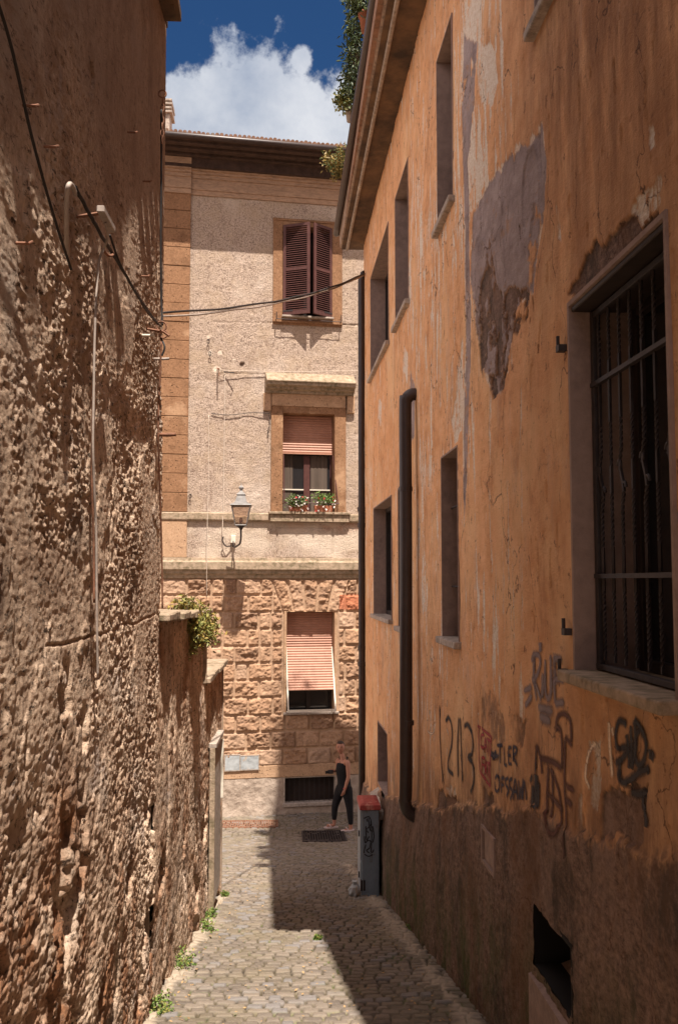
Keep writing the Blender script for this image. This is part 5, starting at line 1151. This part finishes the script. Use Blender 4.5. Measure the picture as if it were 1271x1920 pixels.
# ================================================================== PERSON
def build_person():
    Yp = 17.45; base = pY(640, 1553, Yp); base.z = gzf(Yp)
    t = thing('person', (base.x, Yp, gzf(Yp)), 'woman in black tank top and leggings walking left, glancing at the viewer', 'person')
    K = Yp/FPX*.998
    def J(px, py, dy): return Vector(((px-640)*K, dy, (1553-py)*K+.0))
    def skin(name, chains, mat, sub=2):
        verts = []; edges = []; rad = []; idx = {}
        for ch_ in chains:
            prev = None
            for (key, p, r) in ch_:
                if key in idx: i = idx[key]
                else:
                    i = len(verts); verts.append(p); rad.append(r); idx[key] = i
                if prev is not None: edges.append((prev, i))
                prev = i
        me = bpy.data.meshes.new(name); me.from_pydata([tuple(v) for v in verts], edges, []); me.update()
        o = bpy.data.objects.new(name, me); me.materials.append(MAT[mat]); link(o); o.parent = t
        o.modifiers.new('skin', 'SKIN').use_smooth_shade = True
        if not me.skin_vertices: me.skin_vertices.new() if hasattr(me.skin_vertices, 'new') else None
        sv = me.skin_vertices[0].data if len(me.skin_vertices) else None
        if sv:
            for i, r in enumerate(rad): sv[i].radius = r if isinstance(r, tuple) else (r, r); sv[i].use_root = (i == 0)
        ss = o.modifiers.new('sub', 'SUBSURF'); ss.levels = sub; ss.render_levels = sub
        return o
    hipc = J(645, 1478, 0); wa = J(644, 1458, 0); chs = J(642, 1436, 0); nk = J(642, 1421, 0); hd0 = J(640, 1413, -.01)
    shN = J(651, 1427, -.13); elN = J(652, 1454, -.17); wrN = J(645, 1476, -.19); shF = J(634, 1428, .12); elF = J(634, 1450, .16); wrF = J(629, 1447, .02)
    hN = J(651, 1482, -.07); knN = J(655, 1514, -.08); anN = J(657, 1547, -.08); hF = J(638, 1482, .07); knF = J(628, 1512, .06); anF = J(627, 1541, .05)
    def hand(pref, w, d, spread, thumb, curl):
        d = d.normalized(); palm = w+d*.055; ch_ = [[(pref+'w', w, .022), (pref+'p', palm, (.018, .030))]]
        for i, L in enumerate((.062, .072, .067, .052)):
            b0_ = palm+spread*((i-1.5)*.017)+d*.012; m1 = b0_+d*L*.5+curl*.010; m2 = b0_+d*L*.85+curl*.028
            ch_.append([(pref+'p', palm, 0), (pref+'a%d' % i, b0_, .0085), (pref+'b%d' % i, m1, .008), (pref+'c%d' % i, m2, .0065)])
        ch_.append([(pref+'w', w, 0), (pref+'t0', w+d*.028+thumb*.024, .010), (pref+'t1', w+d*.055+thumb*.042, .008), (pref+'t2', w+d*.078+thumb*.048, .007)])
        return ch_
    chains = [[('hip', hipc, .11), ('wa', wa, .085), ('ch', chs, .10), ('nb', J(642, 1425, 0), .06), ('nk', nk, .048), ('hd', hd0, .045)],
              [('ch', chs, 0), ('sN', shN, .050), ('uN', shN.lerp(elN, .5), .043), ('eN', elN, .036), ('fN', elN.lerp(wrN, .4), .034), ('Nw', wrN, .023)],
              [('ch', chs, 0), ('sF', shF, .050), ('eF', elF, .036), ('Fw', wrF, .023)],
              [('hip', hipc, 0), ('hN', hN, .085), ('kN', knN, .055), ('cN', knN.lerp(anN, .35), .052), ('aN', anN, .034), ('heN', anN+Vector((-.005, -.01, -.035)), .032), ('toN', anN+Vector((-.13, -.05, -.045)), .030)],
              [('hip', hipc, 0), ('hF', hF, .085), ('kF', knF, .055), ('cF', knF.lerp(anF, .35), .052), ('aF', anF, .034), ('heF', anF+Vector((0, -.01, -.04)), .032), ('toF', anF+Vector((-.15, -.03, -.052)), .030)]]
    chains += hand('N', wrN, Vector((-.35, -.1, -1)), Vector((1, .5, 0)).normalized(), Vector((-.7, -.3, -.2)), Vector((-.3, .8, 0)))
    chains += hand('F', wrF, Vector((-1, -.25, .1)), Vector((0, .3, 1)).normalized(), Vector((0, -.8, .5)), Vector((-.2, -.9, -.2)))
    skin('body', chains, 'skin')
    # head: shaped ellipsoid joined visually on the neck; face turned to the viewer
    hc = J(638, 1403, -.02); import bmesh
    bm = bmesh.new(); bmesh.ops.create_uvsphere(bm, u_segments=32, v_segments=24, radius=1)
    F = Vector((-.18, -1, 0)).normalized(); R_ = Vector((-F.y, F.x, 0))*-1; R_ = Vector((1, -.18, 0)).normalized()
    for v in bm.verts:
        x, y, z = v.co; fx = x; fy = -y                     # fy>0 is the face side
        w = .080*(1-.16*max(0, -z)**1.3); dpt = .092 if fy < 0 else .086*(1-.12*max(0, -z))
        nose = .017*math.exp(-((fx/.14)**2))*math.exp(-(((z+.12)/.16)**2)) if fy > 0 else 0
        eye = -.010*(math.exp(-(((fx-.38)/.17)**2))+math.exp(-(((fx+.38)/.17)**2)))*math.exp(-(((z-.06)/.12)**2)) if fy > 0 else 0
        mouth = .006*math.exp(-((fx/.28)**2))*math.exp(-(((z+.48)/.08)**2)) if fy > 0 else 0
        chin = .006*math.exp(-((fx/.25)**2))*math.exp(-(((z+.85)/.14)**2)) if fy > 0 else 0
        p = R_*(fx*w)+F*(fy*dpt+nose+eye+mouth+chin)+Vector((0, 0, z*.115)); v.co = hc+p
    for s_ in (-1, 1):
        c_ = hc+R_*(s_*.073)+Vector((0, 0, -.008)); r_ = bmesh.ops.create_uvsphere(bm, u_segments=8, v_segments=6, radius=1)
        for v in r_['verts']: q_ = v.co.copy(); v.co = c_+R_*(q_.x*.008)+F*(q_.y*.016)+Vector((0, 0, q_.z*.028))
    me = bpy.data.meshes.new('head'); bm.to_mesh(me); bm.free()
    for p in me.polygons: p.use_smooth = True
    ho = bpy.data.objects.new('head', me); me.materials.append(MAT['skin']); link(ho); ho.parent = t
    def face_part(name, mat, items):
        m = MB()
        for (fx, z, rx, rz, dp) in items:
            c_ = hc+R_*fx+F*dp+Vector((0, 0, z)); m.lathe((0, 0, 0), [(.01, -1), (.7, -.7), (1, 0), (.7, .7), (.01, 1)], 10)
            k_ = len(m.v)-50
            for i in range(k_, len(m.v)): a, b2, c2_ = m.v[i]; q_ = c_+R_*(a*rx)+F*(b2*.006)+Vector((0, 0, c2_*rz)); m.v[i] = tuple(q_)
        o = bpy.data.objects.new(name, bpy.data.meshes.new(name)); o.data.from_pydata(m.v, [], m.f); o.data.materials.append(MAT[mat]); link(o); o.parent = ho
    face_part('eye', 'cloth', [(-.028, .006, .010, .005, .076), (.028, .006, .010, .005, .076)])
    face_part('eyebrow', 'hair', [(-.029, .024, .015, .0035, .079), (.029, .024, .015, .0035, .079)])
    face_part('lips', 'lip', [(0, -.055, .018, .006, .083)])
    # hair, pulled back into a bun
    bm = bmesh.new(); bmesh.ops.create_uvsphere(bm, u_segments=28, v_segments=20, radius=1)
    kill = []
    for v in bm.verts:
        x, y, z = v.co; fy = -y
        if (fy > .30 and z < .50+.1*abs(x)) or (z < -.6) or (fy > .0 and z < -.1): kill.append(v)
        p = R_*(x*.085)+F*(fy*(.106 if fy < 0 else .092)-.004)+Vector((0, 0, z*.121+.003)); v.co = hc+p+Vector((0, 0, .001*math.sin(x*40)))
    bmesh.ops.delete(bm, geom=kill, context='VERTS')
    r_ = bmesh.ops.create_uvsphere(bm, u_segments=12, v_segments=8, radius=.042)
    for v in r_['verts']: v.co += hc-F*.105+Vector((.02, 0, .03))
    me = bpy.data.meshes.new('hair'); bm.to_mesh(me); bm.free()
    for p in me.polygons: p.use_smooth = True
    o = bpy.data.objects.new('hair', me); me.materials.append(MAT['hair']); link(o); o.parent = t; o.modifiers.new('solid', 'SOLIDIFY').thickness = .008
    # clothes
    skin('tank_top', [[('h', J(646, 1489, -.01), .12), ('h2', J(646, 1478, -.02), .142), ('w', J(644, 1458, -.02), .125), ('c', J(642, 1444, -.02), .142), ('u', J(642, 1434, -.02), .122), ('u2', J(642, 1430, -.02), .10)]], 'cloth')
    m = MB()
    for (a, b2) in ((J(648, 1436, -.10), J(650, 1421, -.085)), (J(637, 1436, -.07), J(637, 1422, .05))): m.tube(smooth_path([a, a.lerp(b2, .5)+Vector((0, -.03, 0)), b2+Vector((0, 0, .012)), b2+Vector((.02, .05, -.02))]), .010, 6)
    o = bpy.data.objects.new('strap', bpy.data.meshes.new('strap')); o.data.from_pydata(m.v, [], m.f); o.data.materials.append(MAT['cloth']); link(o); o.parent = t
    skin('trousers', [[('hh', J(645, 1466, -.01), .125), ('h', J(645, 1476, -.01), .138), ('hN', hN, .108), ('kN', knN, .066), ('cN', knN.lerp(anN, .35), .062), ('aN', anN+Vector((0, 0, .03)), .042)],
                      [('h', J(645, 1476, 0), 0), ('hF', hF, .108), ('kF', knF, .066), ('cF', knF.lerp(anF, .35), .062), ('aF', anF+Vector((0, 0, .03)), .042)]], 'cloth')
    for an, yaw in ((anN, .3), (anF, .12)):
        m = MB(); c_ = Vector((an.x-.06, an.y-.03, max(.008, an.z-.085))); dr = Vector((-math.cos(yaw), -math.sin(yaw), 0)); sd_ = Vector((-dr.y, dr.x, 0)); ring = []
        for a in np.linspace(0, 2*math.pi, 18)[:-1]: ring.append(c_+dr*(.135*math.cos(a))+sd_*((.048+.008*math.cos(a))*math.sin(a)))
        n_ = len(ring); m.add(ring+[r+Vector((0, 0, .022)) for r in ring], [tuple(range(n_))[::-1], tuple(range(n_, 2*n_))]+[(i, (i+1) % n_, (i+1) % n_+n_, i+n_) for i in range(n_)])
        m.tube(smooth_path([c_+sd_*.05+Vector((0, 0, .02)), c_+dr*.03+Vector((0, 0, .065)), c_-sd_*.05+Vector((0, 0, .02))]), .007, 6)
        o = bpy.data.objects.new('flip_flop', bpy.data.meshes.new('flip_flop')); o.data.from_pydata([tuple(v) for v in m.v], [], m.f); o.data.materials.append(MAT['sole']); link(o); o.parent = t
    m = MB(); w0 = wrN+Vector((0, 0, .02)); m.tube([w0+Vector((.029*math.cos(a), .029*math.sin(a), .0)) for a in np.linspace(0, 2*math.pi, 13)], .004, 5)
    o = bpy.data.objects.new('bracelet', bpy.data.meshes.new('bracelet')); o.data.from_pydata(m.v, [], m.f); o.data.materials.append(MAT['flower_r']); link(o); o.parent = t
    # the camera she carries
    cpos = Vector((base.x, Yp, gzf(Yp)))+wrF+Vector((-.085, -.045, .0))
    ct = thing('hand_camera', cpos-Vector((0, 0, .04)), 'small black camera held in the right hand of the woman', 'camera')
    MB().box(cpos.x-.055, cpos.x+.045, cpos.y-.03, cpos.y+.01, cpos.z-.035, cpos.z+.035).build('camera_body', 'iron', ct, bevel=.006)
    MB().tube([cpos+Vector((-.03, -.01, 0)), cpos+Vector((-.10, -.02, -.01))], .026, 12).build('lens', 'cloth', ct, smooth=False)
build_person()
